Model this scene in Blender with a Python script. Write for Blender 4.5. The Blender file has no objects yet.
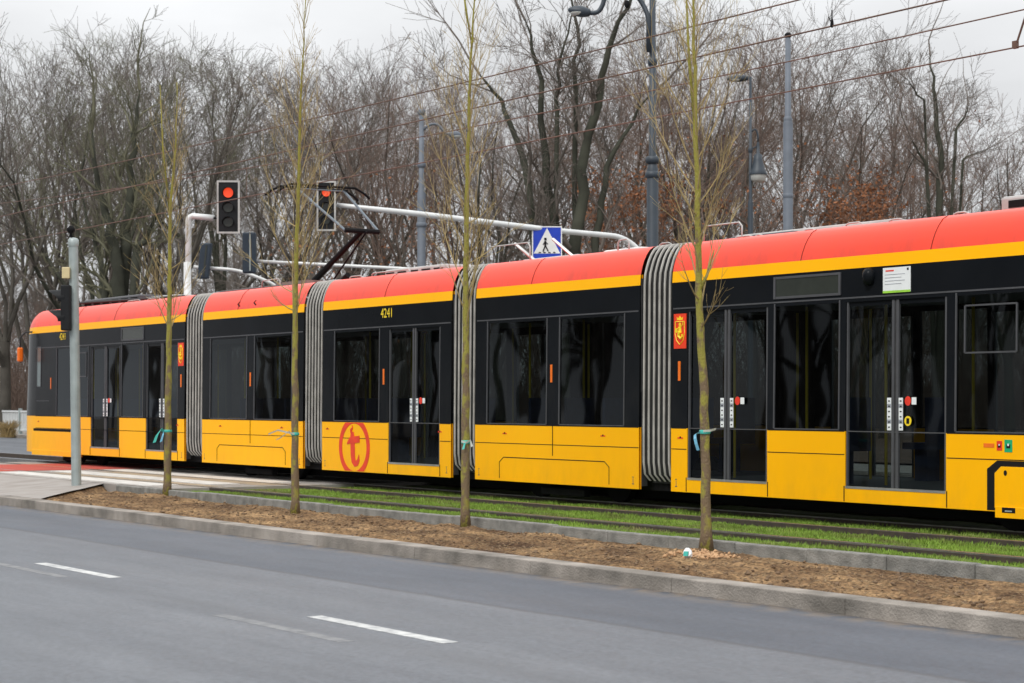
import bpy, math, random
import numpy as np
from math import sin, cos, pi, radians, atan2, sqrt
from mathutils import Vector, Matrix
random.seed(7)
sc = bpy.context.scene
col = sc.collection

# ------------------------------------------------------------------ view geometry (world: X along the track, Y away from the road, Z up)
AL = atan2(1312, 1967); CA, SA = cos(AL), sin(AL); FPX = 1967.0; HC = 1.32
SIDE = 14.78
def tx(x, Y=SIDE):
    d = Y/(SA+(x-512)/FPX*CA); r = (x-512)/FPX*d
    return -CA*d+SA*r
def at(x, d, y=None):
    r = (x-512)/FPX*d
    return (-CA*d+SA*r, SA*d+CA*r, 0 if y is None else HC+(400-y)*d/FPX)

# ------------------------------------------------------------------ materials
def new_mat(name):
    m = bpy.data.materials.new(name); m.use_nodes = True
    nt = m.node_tree; b = nt.nodes['Principled BSDF']
    return m, nt, b
def mat(name, colr, rough=.5, metal=0, coat=0, var=.12, scale=6, bump=0, bscale=None, emit=None, spec=.5, stretch=None, c2=None, det=5, sharp=False):
    m, nt, b = new_mat(name)
    N, L = nt.nodes, nt.links
    tc = N.new('ShaderNodeTexCoord')
    src = tc.outputs['Object']
    if stretch:
        mp = N.new('ShaderNodeMapping'); mp.inputs['Scale'].default_value = stretch; L.new(src, mp.inputs[0]); src = mp.outputs[0]
    nz = N.new('ShaderNodeTexNoise'); nz.inputs['Scale'].default_value = scale; nz.inputs['Detail'].default_value = det
    L.new(src, nz.inputs['Vector'])
    rp = N.new('ShaderNodeValToRGB')
    rp.color_ramp.elements[0].position = .42 if sharp else .3; rp.color_ramp.elements[1].position = .56 if sharp else .7
    a = c2 if c2 else tuple(v*(1-var) for v in colr)
    bb = colr if c2 else tuple(min(1, v*(1+var)) for v in colr)
    rp.color_ramp.elements[0].color = (*a, 1); rp.color_ramp.elements[1].color = (*bb, 1)
    L.new(nz.outputs['Fac'], rp.inputs[0]); L.new(rp.outputs[0], b.inputs['Base Color'])
    b.inputs['Roughness'].default_value = rough; b.inputs['Metallic'].default_value = metal
    b.inputs['Coat Weight'].default_value = coat; b.inputs['Coat Roughness'].default_value = .08
    b.inputs['Specular IOR Level'].default_value = spec
    if bump:
        n2 = N.new('ShaderNodeTexNoise'); n2.inputs['Scale'].default_value = bscale or scale*3; n2.inputs['Detail'].default_value = 6
        L.new(src, n2.inputs['Vector'])
        bp = N.new('ShaderNodeBump'); bp.inputs['Strength'].default_value = bump; bp.inputs['Distance'].default_value = .02
        L.new(n2.outputs['Fac'], bp.inputs['Height']); L.new(bp.outputs[0], b.inputs['Normal'])
    if emit:
        b.inputs['Emission Color'].default_value = (*emit[0], 1); b.inputs['Emission Strength'].default_value = emit[1]
    return m
M = {}
M['yellow'] = mat('yellow_paint', (1.0, .47, .0), .35, coat=.0, var=.02, scale=1.2, spec=.22)
def grime(m, z0, z1, amt, colr):
    nt = m.node_tree; N, L = nt.nodes, nt.links; b = N['Principled BSDF']; src = b.inputs['Base Color'].links[0].from_socket
    g = N.new('ShaderNodeNewGeometry'); sp = N.new('ShaderNodeSeparateXYZ'); L.new(g.outputs['Position'], sp.inputs[0])
    mp = N.new('ShaderNodeMapping'); mp.inputs['Scale'].default_value = (2.2, 1, .9); L.new(g.outputs['Position'], mp.inputs[0])
    n = N.new('ShaderNodeTexNoise'); n.inputs['Scale'].default_value = 2.2; n.inputs['Detail'].default_value = 8; n.inputs['Roughness'].default_value = .65; L.new(mp.outputs[0], n.inputs['Vector'])
    r = N.new('ShaderNodeMapRange'); r.inputs[1].default_value = .42; r.inputs[2].default_value = .75; L.new(n.outputs['Fac'], r.inputs[0])
    h = N.new('ShaderNodeMapRange'); h.inputs[1].default_value = z0; h.inputs[2].default_value = z1; h.inputs[3].default_value = amt; h.inputs[4].default_value = amt*.15; L.new(sp.outputs['Z'], h.inputs[0])
    k = N.new('ShaderNodeMath'); k.operation = 'MULTIPLY'; L.new(r.outputs[0], k.inputs[0]); L.new(h.outputs[0], k.inputs[1])
    x = N.new('ShaderNodeMix'); x.data_type = 'RGBA'; L.new(k.outputs[0], x.inputs[0]); L.new(src, x.inputs[6]); x.inputs[7].default_value = (*colr, 1); L.new(x.outputs[2], b.inputs['Base Color'])
grime(M['yellow'], .2, .75, .16, (.22, .14, .05))
M['red'] = mat('red_paint', (.85, .050, .016), .33, coat=.12, var=.05, scale=1.2, spec=.35)
M['black'] = mat('black_gloss', (.008, .0095, .012), .2, coat=0, var=.15, scale=1, spec=.07)
grime(M['black'], .9, 2.2, .25, (.04, .038, .035)); grime(M['red'], 2.8, 3.3, .4, (.3, .04, .03))
M['trim'] = mat('grey_trim', (.075, .077, .085), .45, metal=.2)
M['alu'] = mat('aluminium', (.55, .55, .54), .35, metal=.85)
M['rubber'] = mat('rubber', (.03, .03, .032), .75, var=.3, scale=8)
M['bellows_fabric'] = mat('bellows_fabric', (.03, .03, .03), .8, var=.3, scale=5)
M['bellows_rim'] = mat('bellows_rim', (.40, .385, .36), .5, var=.22, scale=5)
M['dark'] = mat('underfloor_black', (.012, .012, .013), .85, spec=.1)
M['steel'] = mat('steel', (.25, .22, .2), .45, metal=.6, var=.3)
M['roofgrey'] = mat('roof_grey', (.42, .42, .41), .6, var=.2, scale=3)
M['white'] = mat('white_paint', (.72, .72, .70), .5, var=.1, scale=4)
M['orange'] = mat('orange_marker', (.8, .16, .01), .35)
M['numyellow'] = mat('number_yellow', (.85, .62, .02), .5)
M['logored'] = mat('logo_red', (.78, .045, .01), .4)
M['stickred'] = mat('sticker_red', (.75, .04, .02), .4)
M['stickgreen'] = mat('sticker_green', (.01, .38, .16), .4)
M['paper'] = mat('paper_white', (.75, .78, .8), .6, var=.05)
M['printgrey'] = mat('print_grey', (.3, .32, .36), .6)
M['lime'] = mat('lime_edge', (.3, .6, .05), .6)
M['seat'] = mat('seat_fabric', (.03, .05, .12), .8, var=.3)
M['int'] = mat('interior_grey', (.13, .13, .13), .7)
M['pantogrey'] = mat('pantograph_tube', (.13, .16, .19), .5, metal=.1)
M['postgrey'] = mat('galvanised', (.33, .38, .38), .45, metal=.25, var=.15, scale=5)
M['mast'] = mat('light_grey_mast', (.60, .62, .62), .4, metal=.1, var=.08, scale=3)
M['lamppole'] = mat('blue_grey_pole', (.026, .038, .052), .5, var=.15, scale=3)
M['lamppale'] = mat('pale_blue_pole', (.115, .135, .165), .55, var=.15, scale=3)
M['sigblack'] = mat('signal_black', (.012, .013, .015), .6, spec=.2)
M['sigblue'] = mat('signal_blue_grey', (.025, .038, .055), .5, spec=.3)
M['lensdark'] = mat('lens_dark', (.03, .035, .03), .15)
M['lensred'] = mat('lens_red', (.7, .07, .02), .3, emit=((1, .07, .015), .6))
M['wire'] = mat('copper_wire', (.13, .07, .05), .6, var=.3, scale=3)
M['signblue'] = mat('sign_blue', (.005, .04, .42), .4)
M['concrete'] = mat('pale_concrete', (.34, .33, .31), .85, var=.18, scale=3, bump=.3, bscale=60)
M['lamp_glass'] = mat('lamp_glass', (.5, .52, .5), .2)
M['tape'] = mat('green_tape', (.05, .42, .36), .5, var=.1)
M['tape2'] = mat('white_tape', (.7, .75, .7), .5)
M['tape3'] = mat('blue_tape', (.15, .42, .6), .5)
M['cream'] = mat('cream_box', (.6, .5, .28), .5)
M['warm'] = mat('dash_panel', (.1, .1, .1), .6)

def glass_mat(name, tint, ior=1.5):
    m = bpy.data.materials.new(name); m.use_nodes = True; nt = m.node_tree; N, L = nt.nodes, nt.links
    N.clear(); out = N.new('ShaderNodeOutputMaterial'); mx = N.new('ShaderNodeMixShader'); fr = N.new('ShaderNodeFresnel')
    fr.inputs[0].default_value = ior
    t = N.new('ShaderNodeBsdfTransparent'); t.inputs[0].default_value = (*tint, 1)
    g = N.new('ShaderNodeBsdfGlossy'); g.inputs['Roughness'].default_value = .02; g.inputs['Color'].default_value = (.8, .85, .9, 1)
    tc = N.new('ShaderNodeTexCoord'); nz = N.new('ShaderNodeTexNoise'); nz.inputs['Scale'].default_value = 1.1; nz.inputs['Detail'].default_value = 1
    L.new(tc.outputs['Object'], nz.inputs['Vector'])
    bp = N.new('ShaderNodeBump'); bp.inputs['Strength'].default_value = .12; bp.inputs['Distance'].default_value = .03
    L.new(nz.outputs['Fac'], bp.inputs['Height']); L.new(bp.outputs[0], g.inputs['Normal'])
    L.new(fr.outputs[0], mx.inputs[0]); L.new(t.outputs[0], mx.inputs[1]); L.new(g.outputs[0], mx.inputs[2]); L.new(mx.outputs[0], out.inputs[0])
    return m
M['glass'] = glass_mat('tinted_glass', (.27, .31, .31), 1.29)
M['doorglass'] = glass_mat('door_glass', (.31, .35, .35), 1.29)

# ------------------------------------------------------------------ mesh builder
ZM = [False]
def zmap(z): return HC+(z-HC)*.9504 if ZM[0] else z
class MB:
    def __init__(s): s.v = []; s.f = []; s.mi = []; s.mats = []; s.cur = 0
    def use(s, m):
        m = M[m] if isinstance(m, str) else m
        if m not in s.mats: s.mats.append(m)
        s.cur = s.mats.index(m); return s
    def face(s, pts):
        n = len(s.v); s.v += [tuple(p) for p in pts]; s.f.append(tuple(range(n, n+len(pts)))); s.mi.append(s.cur)
    def box(s, x0, x1, y0, y1, z0, z1, ch=0):
        n = len(s.v)
        s.v += [(x0,y0,z0),(x1,y0,z0),(x1,y1,z0),(x0,y1,z0),(x0,y0,z1),(x1,y0,z1),(x1,y1,z1),(x0,y1,z1)]
        for q in ((0,3,2,1),(4,5,6,7),(0,1,5,4),(1,2,6,5),(2,3,7,6),(3,0,4,7)):
            s.f.append(tuple(n+i for i in q)); s.mi.append(s.cur)
        return s
    def obox(s, c, ux, uy, uz):      # oriented box: centre, three half vectors
        n = len(s.v); c = Vector(c); ux, uy, uz = Vector(ux), Vector(uy), Vector(uz)
        for k in (-1, 1):
            for i, j in ((-1,-1),(1,-1),(1,1),(-1,1)): s.v.append(tuple(c+ux*i+uy*j+uz*k))
        for q in ((0,3,2,1),(4,5,6,7),(0,1,5,4),(1,2,6,5),(2,3,7,6),(3,0,4,7)):
            s.f.append(tuple(n+i for i in q)); s.mi.append(s.cur)
        return s
    def prism(s, poly, y0, y1):      # poly in (x,z), extruded along y
        n = len(s.v); k = len(poly)
        s.v += [(x, y0, z) for x, z in poly]+[(x, y1, z) for x, z in poly]
        s.f.append(tuple(n+i for i in range(k))); s.f.append(tuple(n+k+i for i in reversed(range(k)))); s.mi += [s.cur]*2
        for i in range(k):
            j = (i+1) % k; s.f.append((n+i, n+k+i, n+k+j, n+j)); s.mi.append(s.cur)
        return s
    def tube(s, pts, rs, n=8, cap=True):
        P = [Vector(p) for p in pts]
        if not hasattr(rs, '__len__'): rs = [rs]*len(P)
        base = len(s.v); up = None
        for i, p in enumerate(P):
            d = (P[min(i+1, len(P)-1)]-P[max(i-1, 0)])
            if d.length < 1e-9: d = Vector((0, 0, 1))
            d.normalize()
            if up is None:
                a = Vector((0, 0, 1)) if abs(d.z) < .9 else Vector((1, 0, 0)); u = d.cross(a).normalized()
            else:
                u = (up-d*up.dot(d)).normalized()
            up = u; w = d.cross(u)
            for k in range(n):
                t = 2*pi*k/n; s.v.append(tuple(p+(u*cos(t)+w*sin(t))*rs[i]))
        for i in range(len(P)-1):
            for k in range(n):
                a = base+i*n+k; b = base+i*n+(k+1) % n
                s.f.append((a, b, b+n, a+n)); s.mi.append(s.cur)
        if cap:
            s.f.append(tuple(base+k for k in reversed(range(n)))); s.f.append(tuple(base+(len(P)-1)*n+k for k in range(n))); s.mi += [s.cur]*2
        return s
    def lathe(s, prof, c, n=16):     # prof (r,z) about vertical axis at c
        base = len(s.v); cx, cy, cz = c
        for r, z in prof:
            for k in range(n):
                t = 2*pi*k/n; s.v.append((cx+r*cos(t), cy+r*sin(t), cz+z))
        for i in range(len(prof)-1):
            for k in range(n):
                a = base+i*n+k; b = base+i*n+(k+1) % n
                s.f.append((a, b, b+n, a+n)); s.mi.append(s.cur)
        return s
    def grid(s, rows):               # rows of equal-length point lists
        base = len(s.v); m = len(rows[0])
        for r in rows: s.v += [tuple(p) for p in r]
        for i in range(len(rows)-1):
            for j in range(m-1):
                a = base+i*m+j; s.f.append((a, a+1, a+m+1, a+m)); s.mi.append(s.cur)
        return s
    def build(s, name, m=None, parent=None, smooth=False, bevel=0):
        if m is not None: s.mats = [M[m] if isinstance(m, str) else m]; s.mi = [0]*len(s.f)
        me = bpy.data.meshes.new(name)
        o_ = Vector((0, 0, 0)); q = parent
        while q is not None: o_ += q.location; q = q.parent
        me.from_pydata([(a-o_.x, b-o_.y, zmap(c)-o_.z) for a, b, c in s.v], [], s.f)
        for mm in s.mats: me.materials.append(mm)
        me.polygons.foreach_set('material_index', s.mi)
        if smooth: me.polygons.foreach_set('use_smooth', [True]*len(me.polygons))
        me.update()
        o = bpy.data.objects.new(name, me); col.objects.link(o); o.parent = parent
        if bevel:
            b = o.modifiers.new('bevel', 'BEVEL'); b.width = bevel; b.segments = 2; b.limit_method = 'ANGLE'
        return o
def tag(o, label=None, cat=None, group=None, kind=None):
    if label: o['label'] = label
    if cat: o['category'] = cat
    if group: o['group'] = group
    if kind: o['kind'] = kind
    return o
def empty(name, loc, label, cat, group=None):
    o = bpy.data.objects.new(name, None); col.objects.link(o); o.location = loc; o.empty_display_size = .3
    return tag(o, label, cat, group)
kids = {}
def copy_tree(o, parent=None):
    c = o.copy(); col.objects.link(c); c.parent = parent
    for ch in [x for x in list(o.children)]: copy_tree(ch, c)
    return c
def np_mesh(name, V, F, m, parent=None):
    """V (n,3) array; F (k, 3 or 4) array"""
    me = bpy.data.meshes.new(name); k = F.shape[1]
    me.vertices.add(len(V)); me.vertices.foreach_set('co', V.astype(np.float32).ravel())
    me.loops.add(F.size); me.loops.foreach_set('vertex_index', F.astype(np.int32).ravel())
    me.polygons.add(len(F)); me.polygons.foreach_set('loop_start', np.arange(0, F.size, k, dtype=np.int32))
    me.polygons.foreach_set('loop_total', np.full(len(F), k, dtype=np.int32))
    me.materials.append(m); me.update(calc_edges=True); me.validate()
    o = bpy.data.objects.new(name, me); col.objects.link(o); o.parent = parent
    return o

# ------------------------------------------------------------------ WORLD, SUN, CAMERA
w = bpy.data.worlds.new('World'); sc.world = w; w.use_nodes = True
N, L = w.node_tree.nodes, w.node_tree.links
bg = N['Background']
sky = N.new('ShaderNodeTexSky'); sky.sky_type = 'NISHITA'; sky.sun_disc = False
SUN_EL, SUN_AZ = radians(38), radians(200)
sky.sun_elevation = SUN_EL; sky.sun_rotation = SUN_AZ
hs = N.new('ShaderNodeHueSaturation'); hs.inputs['Saturation'].default_value = .25; hs.inputs['Value'].default_value = .6
L.new(sky.outputs[0], hs.inputs['Color'])
tc = N.new('ShaderNodeTexCoord'); sp = N.new('ShaderNodeSeparateXYZ'); L.new(tc.outputs['Generated'], sp.inputs[0])
rp = N.new('ShaderNodeValToRGB'); e = rp.color_ramp.elements
e[0].position = 0; e[0].color = (.35, .36, .37, 1); e[1].position = 1; e[1].color = (1, 1, 1.0, 1)
k = e.new(.12); k.color = (.39, .396, .405, 1)
k = e.new(.35); k.color = (.64, .65, .66, 1)
L.new(sp.outputs['Z'], rp.inputs[0])
mp = N.new('ShaderNodeMapping'); mp.inputs['Scale'].default_value = (1, 1, 3.2); L.new(tc.outputs['Generated'], mp.inputs[0])
nz = N.new('ShaderNodeTexNoise'); nz.inputs['Scale'].default_value = 3.2; nz.inputs['Detail'].default_value = 6; nz.inputs['Roughness'].default_value = .5
L.new(mp.outputs[0], nz.inputs['Vector'])
mr = N.new('ShaderNodeMapRange'); mr.inputs[1].default_value = .3; mr.inputs[2].default_value = .7; mr.inputs[3].default_value = 13.8; mr.inputs[4].default_value = 19.8
L.new(nz.outputs['Fac'], mr.inputs[0])
ml = N.new('ShaderNodeVectorMath'); ml.operation = 'SCALE'; L.new(rp.outputs[0], ml.inputs[0]); L.new(mr.outputs[0], ml.inputs['Scale'])
mx = N.new('ShaderNodeMix'); mx.data_type = 'RGBA'; mx.inputs[0].default_value = .93
L.new(hs.outputs[0], mx.inputs[6]); L.new(ml.outputs[0], mx.inputs[7]); L.new(mx.outputs[2], bg.inputs[0])
bg.inputs[1].default_value = .1
sd = bpy.data.lights.new('sun', 'SUN'); sd.energy = 1.5; sd.angle = radians(22); sd.color = (1, .97, .92)
so = bpy.data.objects.new('sun', sd); col.objects.link(so)
sv = Vector((-sin(SUN_AZ)*cos(SUN_EL)*-1, -cos(SUN_AZ)*cos(SUN_EL)*-1, sin(SUN_EL)))
sv = Vector((.35, -.72, .85)).normalized()
so.rotation_euler = sv.to_track_quat('Z', 'Y').to_euler()
sky.sun_elevation = math.asin(sv.z); sky.sun_rotation = atan2(sv.x, sv.y)

cd = bpy.data.cameras.new('camera'); cam = bpy.data.objects.new('camera', cd); col.objects.link(cam); sc.camera = cam
cam.location = (0, 0, HC); cam.rotation_euler = (radians(90), 0, atan2(CA, SA))
cd.sensor_width = 36; cd.lens = 36*FPX/1024; cd.shift_y = 58.5/1024; cd.clip_end = 3000; cd.clip_start = .1
cd.dof.use_dof = True; cd.dof.focus_distance = 22; cd.dof.aperture_fstop = 4.5
sc.view_settings.view_transform = 'Standard'; sc.view_settings.look = 'None'; sc.view_settings.exposure = .22; sc.view_settings.gamma = 1

# ------------------------------------------------------------------ GROUND SHEETS
def rect(x0, x1, y0, y1, z): return MB().use('dark').box(x0, x1, y0, y1, z-.02, z)
def sheet(name, x0, x1, y0, y1, z, m):
    b = MB(); b.face([(x0, y0, z), (x1, y0, z), (x1, y1, z), (x0, y1, z)])
    o = b.build(name, m); return tag(o, kind='structure')
M['dirt'] = mat('park_ground', (.15, .11, .075), .95, c2=(.07, .065, .045), scale=.4, bump=.5, bscale=8)
sheet('ground', -600, 300, -200, 700, -.25, 'dirt')

def asphalt(name, split):
    m, nt, b = new_mat(name); N, L = nt.nodes, nt.links
    g = N.new('ShaderNodeNewGeometry'); sp = N.new('ShaderNodeSeparateXYZ'); L.new(g.outputs['Position'], sp.inputs[0])
    def noise(sc_, det=6, stretch=None, rough=.55):
        mp = N.new('ShaderNodeMapping'); mp.inputs['Scale'].default_value = stretch or (1, 1, 1); L.new(g.outputs['Position'], mp.inputs[0])
        n = N.new('ShaderNodeTexNoise'); n.inputs['Scale'].default_value = sc_; n.inputs['Detail'].default_value = det; n.inputs['Roughness'].default_value = rough
        L.new(mp.outputs[0], n.inputs['Vector']); return n.outputs['Fac']
    def ramp(src, a, ca, b_, cb):
        r = N.new('ShaderNodeValToRGB'); r.color_ramp.elements[0].position = a; r.color_ramp.elements[0].color = (*ca, 1)
        r.color_ramp.elements[1].position = b_; r.color_ramp.elements[1].color = (*cb, 1); L.new(src, r.inputs[0]); return r.outputs[0]
    def mix(f, a, b_, mode='MIX'):
        x = N.new('ShaderNodeMix'); x.data_type = 'RGBA'; x.blend_type = mode
        if isinstance(f, float): x.inputs[0].default_value = f
        else: L.new(f, x.inputs[0])
        L.new(a, x.inputs[6])
        if isinstance(b_, tuple): x.inputs[7].default_value = (*b_, 1)
        else: L.new(b_, x.inputs[7])
        return x.outputs[2]
    base = ramp(noise(.6, 5, (.25, 1, 1)), .3, (.094, .104, .121), .7, (.130, .141, .159))
    gr = ramp(noise(22, 10, None, .8), .36, (.72, .72, .72), .64, (1.26, 1.26, 1.26))
    c = mix(1.0, base, gr, 'MULTIPLY'); c = mix(1.0, c, ramp(noise(2.2, 7, (.6, 1.5, 1), .7), .3, (.88, .88, .88), .7, (1.09, 1.09, 1.09)), 'MULTIPLY'); c = mix(1.0, c, ramp(noise(1.3, 5, (.06, 1.6, 1), .6), .35, (.86, .865, .88), .65, (1.05, 1.05, 1.05)), 'MULTIPLY')
    if split:
        # newer, darker, bluer lane strip beside the kerb, with an irregular seam
        wob = noise(.35, 3); ma = N.new('ShaderNodeMath'); ma.operation = 'MULTIPLY_ADD'; L.new(wob, ma.inputs[0]); ma.inputs[1].default_value = .22; L.new(sp.outputs['Y'], ma.inputs[2])
        def step(v0, v1):
            s = N.new('ShaderNodeMapRange'); s.inputs[1].default_value = v0; s.inputs[2].default_value = v1; L.new(ma.outputs[0], s.inputs[0]); return s.outputs[0]
        c = mix(step(8.17, 8.19), c, mix(1.0, c, (.66, .70, .76), 'MULTIPLY'))
        # tar seam
        a1 = step(8.12, 8.15); a2 = step(8.19, 8.22); sb = N.new('ShaderNodeMath'); sb.operation = 'SUBTRACT'; L.new(a1, sb.inputs[0]); L.new(a2, sb.inputs[1])
        m5 = N.new('ShaderNodeMath'); m5.operation = 'MULTIPLY'; L.new(sb.outputs[0], m5.inputs[0]); m5.inputs[1].default_value = .55
        c = mix(m5.outputs[0], c, (.05, .05, .055))
        # worn dark band left by tyres just inside the lane line
        b1 = N.new('ShaderNodeMath'); b1.operation = 'SUBTRACT'; L.new(ma.outputs[0], b1.inputs[0]); b1.inputs[1].default_value = 6.35
        b2 = N.new('ShaderNodeMath'); b2.operation = 'ABSOLUTE'; L.new(b1.outputs[0], b2.inputs[0])
        b3 = N.new('ShaderNodeMapRange'); b3.inputs[1].default_value = .02; b3.inputs[2].default_value = .3; b3.inputs[3].default_value = .38; b3.inputs[4].default_value = 0
        L.new(b2.outputs[0], b3.inputs[0]); c = mix(b3.outputs[0], c, (.07, .075, .085))
        # gutter dust by the kerb
        d1 = step(9.55, 9.95); nn = ramp(noise(5, 4), .35, (0, 0, 0), .7, (1, 1, 1)); d2 = N.new('ShaderNodeMath'); d2.operation = 'MULTIPLY'
        L.new(d1, d2.inputs[0]); L.new(nn, d2.inputs[1]); c = mix(d2.outputs[0], c, (.20, .15, .10))
    L.new(c, b.inputs['Base Color'])
    rr = N.new('ShaderNodeMapRange'); rr.inputs[1].default_value = .3; rr.inputs[2].default_value = .7; rr.inputs[3].default_value = .48; rr.inputs[4].default_value = .62
    L.new(noise(.8, 4, (.3, 1, 1)), rr.inputs[0]); L.new(rr.outputs[0], b.inputs['Roughness'])
    bp = N.new('ShaderNodeBump'); bp.inputs['Strength'].default_value = .5; bp.inputs['Distance'].default_value = .006
    L.new(noise(130, 3), bp.inputs['Height']); L.new(bp.outputs[0], b.inputs['Normal'])
    return m
M['asphalt'] = asphalt('asphalt_near', True); M['asphalt_far'] = asphalt('asphalt_far', False)
sheet('road', -41, 60, -6, 9.82, -.22, 'asphalt')
sheet('cross_street', -84, -41, -60, 27.6, -.222, 'asphalt_far')
sheet('far_road', -41, 60, 18.6, 27.6, -.222, 'asphalt_far')
sheet('left_road', -300, -84, -6, 27.6, -.222, 'asphalt_far')
M['roadpaint'] = mat('road_paint', (.58, .59, .58), .6, c2=(.30, .31, .32), scale=11, bump=.2, det=9)
M['wornpaint'] = mat('worn_paint', (.22, .225, .23), .7, c2=(.12, .126, .137), scale=9)
lm = MB()
for X in (-40.0, -34.4, -28.9, -23.4, -17.9, -12.42, -6.9, -1.4, 4.1, 9.6):
    lm.box(X, X+1.84, 6.53, 6.65, -.219, -.216)
tag(lm.build('lane_markings', 'roadpaint'), kind='structure')
lm = MB()
lm.box(-12.9, -11.0, 6.02, 6.13, -.2197, -.2187); lm.box(-18.3, -16.4, 6.2, 6.3, -.2197, -.2187)
tag(lm.build('old_lane_markings', 'wornpaint'), kind='structure')

# kerbs
M['kerb'] = mat('kerb_concrete', (.36, .325, .29), .9, c2=(.14, .128, .112), scale=2.6, bump=.6, bscale=50)
M['kerbgranite'] = mat('edging_concrete', (.27, .265, .245), .9, c2=(.13, .13, .12), scale=7, bump=.6, bscale=60)
kb = MB(); X = -28.4; rnd = random.Random(3)
while X < 30:
    dz = rnd.uniform(-.004, .004)
    kb.box(X+.002, X+1.998, 9.80+rnd.uniform(-.002, .002), 10.03, -.35, -.10+dz*.5); X += 2.0
rows = []
for i in range(9):
    t = i/8; Xk = -28.4-2.6*t; yb = 9.80+.12*t*t; z = -.10-.10*t
    rows.append([(Xk, yb, -.35), (Xk, yb, z), (Xk, yb+.22, z+.003), (Xk, yb+.22, -.35)])
kb.grid(rows)
kb.box(-41, -31, 9.92, 10.12, -.35, -.2)
tag(kb.build('kerb', 'kerb', bevel=.009), kind='structure')
kb = MB(); X = -29.2
while X < 30:
    kb.box(X+.002, X+.998, 11.98+rnd.uniform(-.006, .006), 12.08, -.35, rnd.uniform(-.008, .004)-.012); X += 1.0
tag(kb.build('track_edging', 'kerbgranite', bevel=.012), kind='structure')
kb = MB(); kb.box(-41, 60, 18.4, 18.6, -.35, -.1)
kb.box(-300, -60, 27.6, 27.8, -.35, -.12); kb.box(-60, 60, 27.6, 27.8, -.35, -.12)
tag(kb.build('far_kerb', 'kerb'), kind='structure')
M['paving'] = mat('paving', (.33, .31, .29), .8, c2=(.24, .215, .195), scale=2.2, bump=.2, bscale=30)
M['sand'] = mat('sandy_slabs', (.38, .29, .19), .85, c2=(.26, .22, .17), scale=2.5, bump=.2)
M['redpath'] = mat('red_path', (.48, .06, .035), .8, c2=(.36, .06, .045), scale=3)
M['zebra'] = mat('zebra_paint', (.66, .65, .62), .7, c2=(.48, .46, .43), scale=5)
pv = MB(); pv.box(-41, -29.2, 12.0, 18.4, -.3, -.008); pv.box(-29.2, -27.3, 12.09, 18.4, -.3, -.008)
def pavz(X, Y):
    t = min(1, max(0, (Y-10.03)/1.95)); z0 = -.100-.097*min(1, max(0, (-28.4-X)/2.6)); return z0*(1-t**.8)+(-.014)*t**.8
rows = []
for i in range(11):
    Y = 10.03+1.97*i/10; xr = -29.75+(12.0-Y)*1.28; xs = [-41+(xr+41)*j/30 for j in range(31)]; rows.append([(X, Y, pavz(X, Y)) for X in xs])
pv.grid(rows)
tag(pv.build('crossing_pavement', 'paving'), kind='structure')
pv = MB(); pv.box(-34.4, -27.6, 12.7, 13.1, -.1, -.003); pv.box(-34.4, -27.6, 13.7, 14.15, -.1, -.003)
tag(pv.build('sandy_slabs', 'sand'), kind='structure')
pv = MB(); pv.box(-39.3, -35.7, 10.9, 18.2, -.1, -.001); tag(pv.build('bike_path', 'redpath'), kind='structure')
pv = MB()
for y0, y1, xa, xb in ((12.15, 12.65, -35.2, -28.3), (13.15, 13.65, -35.2, -28.2), (14.2, 14.65, -35.2, -28.2), (15.4, 15.9, -35.2, -30)):
    pv.box(xa, xb, y0, y1, -.1, .003)
tag(pv.build('crossing_stripes', 'zebra'), kind='structure')

# soil strip: displaced grid
def vnoise(x, y, seed=0):
    r = np.random.RandomState(seed); T = r.rand(64, 64)
    xi = np.floor(x).astype(int); yi = np.floor(y).astype(int); fx = x-xi; fy = y-yi
    fx = fx*fx*(3-2*fx); fy = fy*fy*(3-2*fy)
    g = lambda a, b: T[a % 64, b % 64]
    return (g(xi, yi)*(1-fx)+g(xi+1, yi)*fx)*(1-fy)+(g(xi, yi+1)*(1-fx)+g(xi+1, yi+1)*fx)*fy
def gridmesh(name, xs, ys, zf, m):
    XX, YY = np.meshgrid(xs, ys, indexing='ij'); ZZ = zf(XX, YY)
    V = np.stack([XX, YY, ZZ], -1).reshape(-1, 3); a, b = len(xs), len(ys)
    I = np.arange(a*b).reshape(a, b); F = np.stack([I[:-1, :-1], I[1:, :-1], I[1:, 1:], I[:-1, 1:]], -1).reshape(-1, 4)
    o = np_mesh(name, V, F, m); return o
def soilz(x, y):
    z = -.125+.035*(vnoise(x*1.3, y*1.6, 1)-.3)+.045*(vnoise(x*5, y*6, 2)-.5)+.02*(vnoise(x*14, y*15, 3)-.5)+.010*(vnoise(x*31, y*33, 4)-.5)
    for tx_, ty_ in ((-14.4, 11.72), (-18.55, 11.7), (-21.95, 11.5), (-27.2, 11.7)):
        z = z+.04*np.exp(-((x-tx_)**2/.2+(y-ty_)**2/.08))
    e = np.minimum(1, np.minimum((y-10.02)/.12, (11.99-y)/.10)); z = z*e+(-.135)*(1-e)
    e2 = np.clip((x-(-29.75+(12.0-y)*1.28)+.05)/.25, 0, 1); tt = np.clip((y-10.03)/1.95, 0, 1)**.8; return z*e2+(-.1*(1-tt)-.014*tt-.03)*(1-e2)-.12*np.clip((x-(-29.75+(12.0-y)*1.28)+.3)/-.3, 0, 1)
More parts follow.
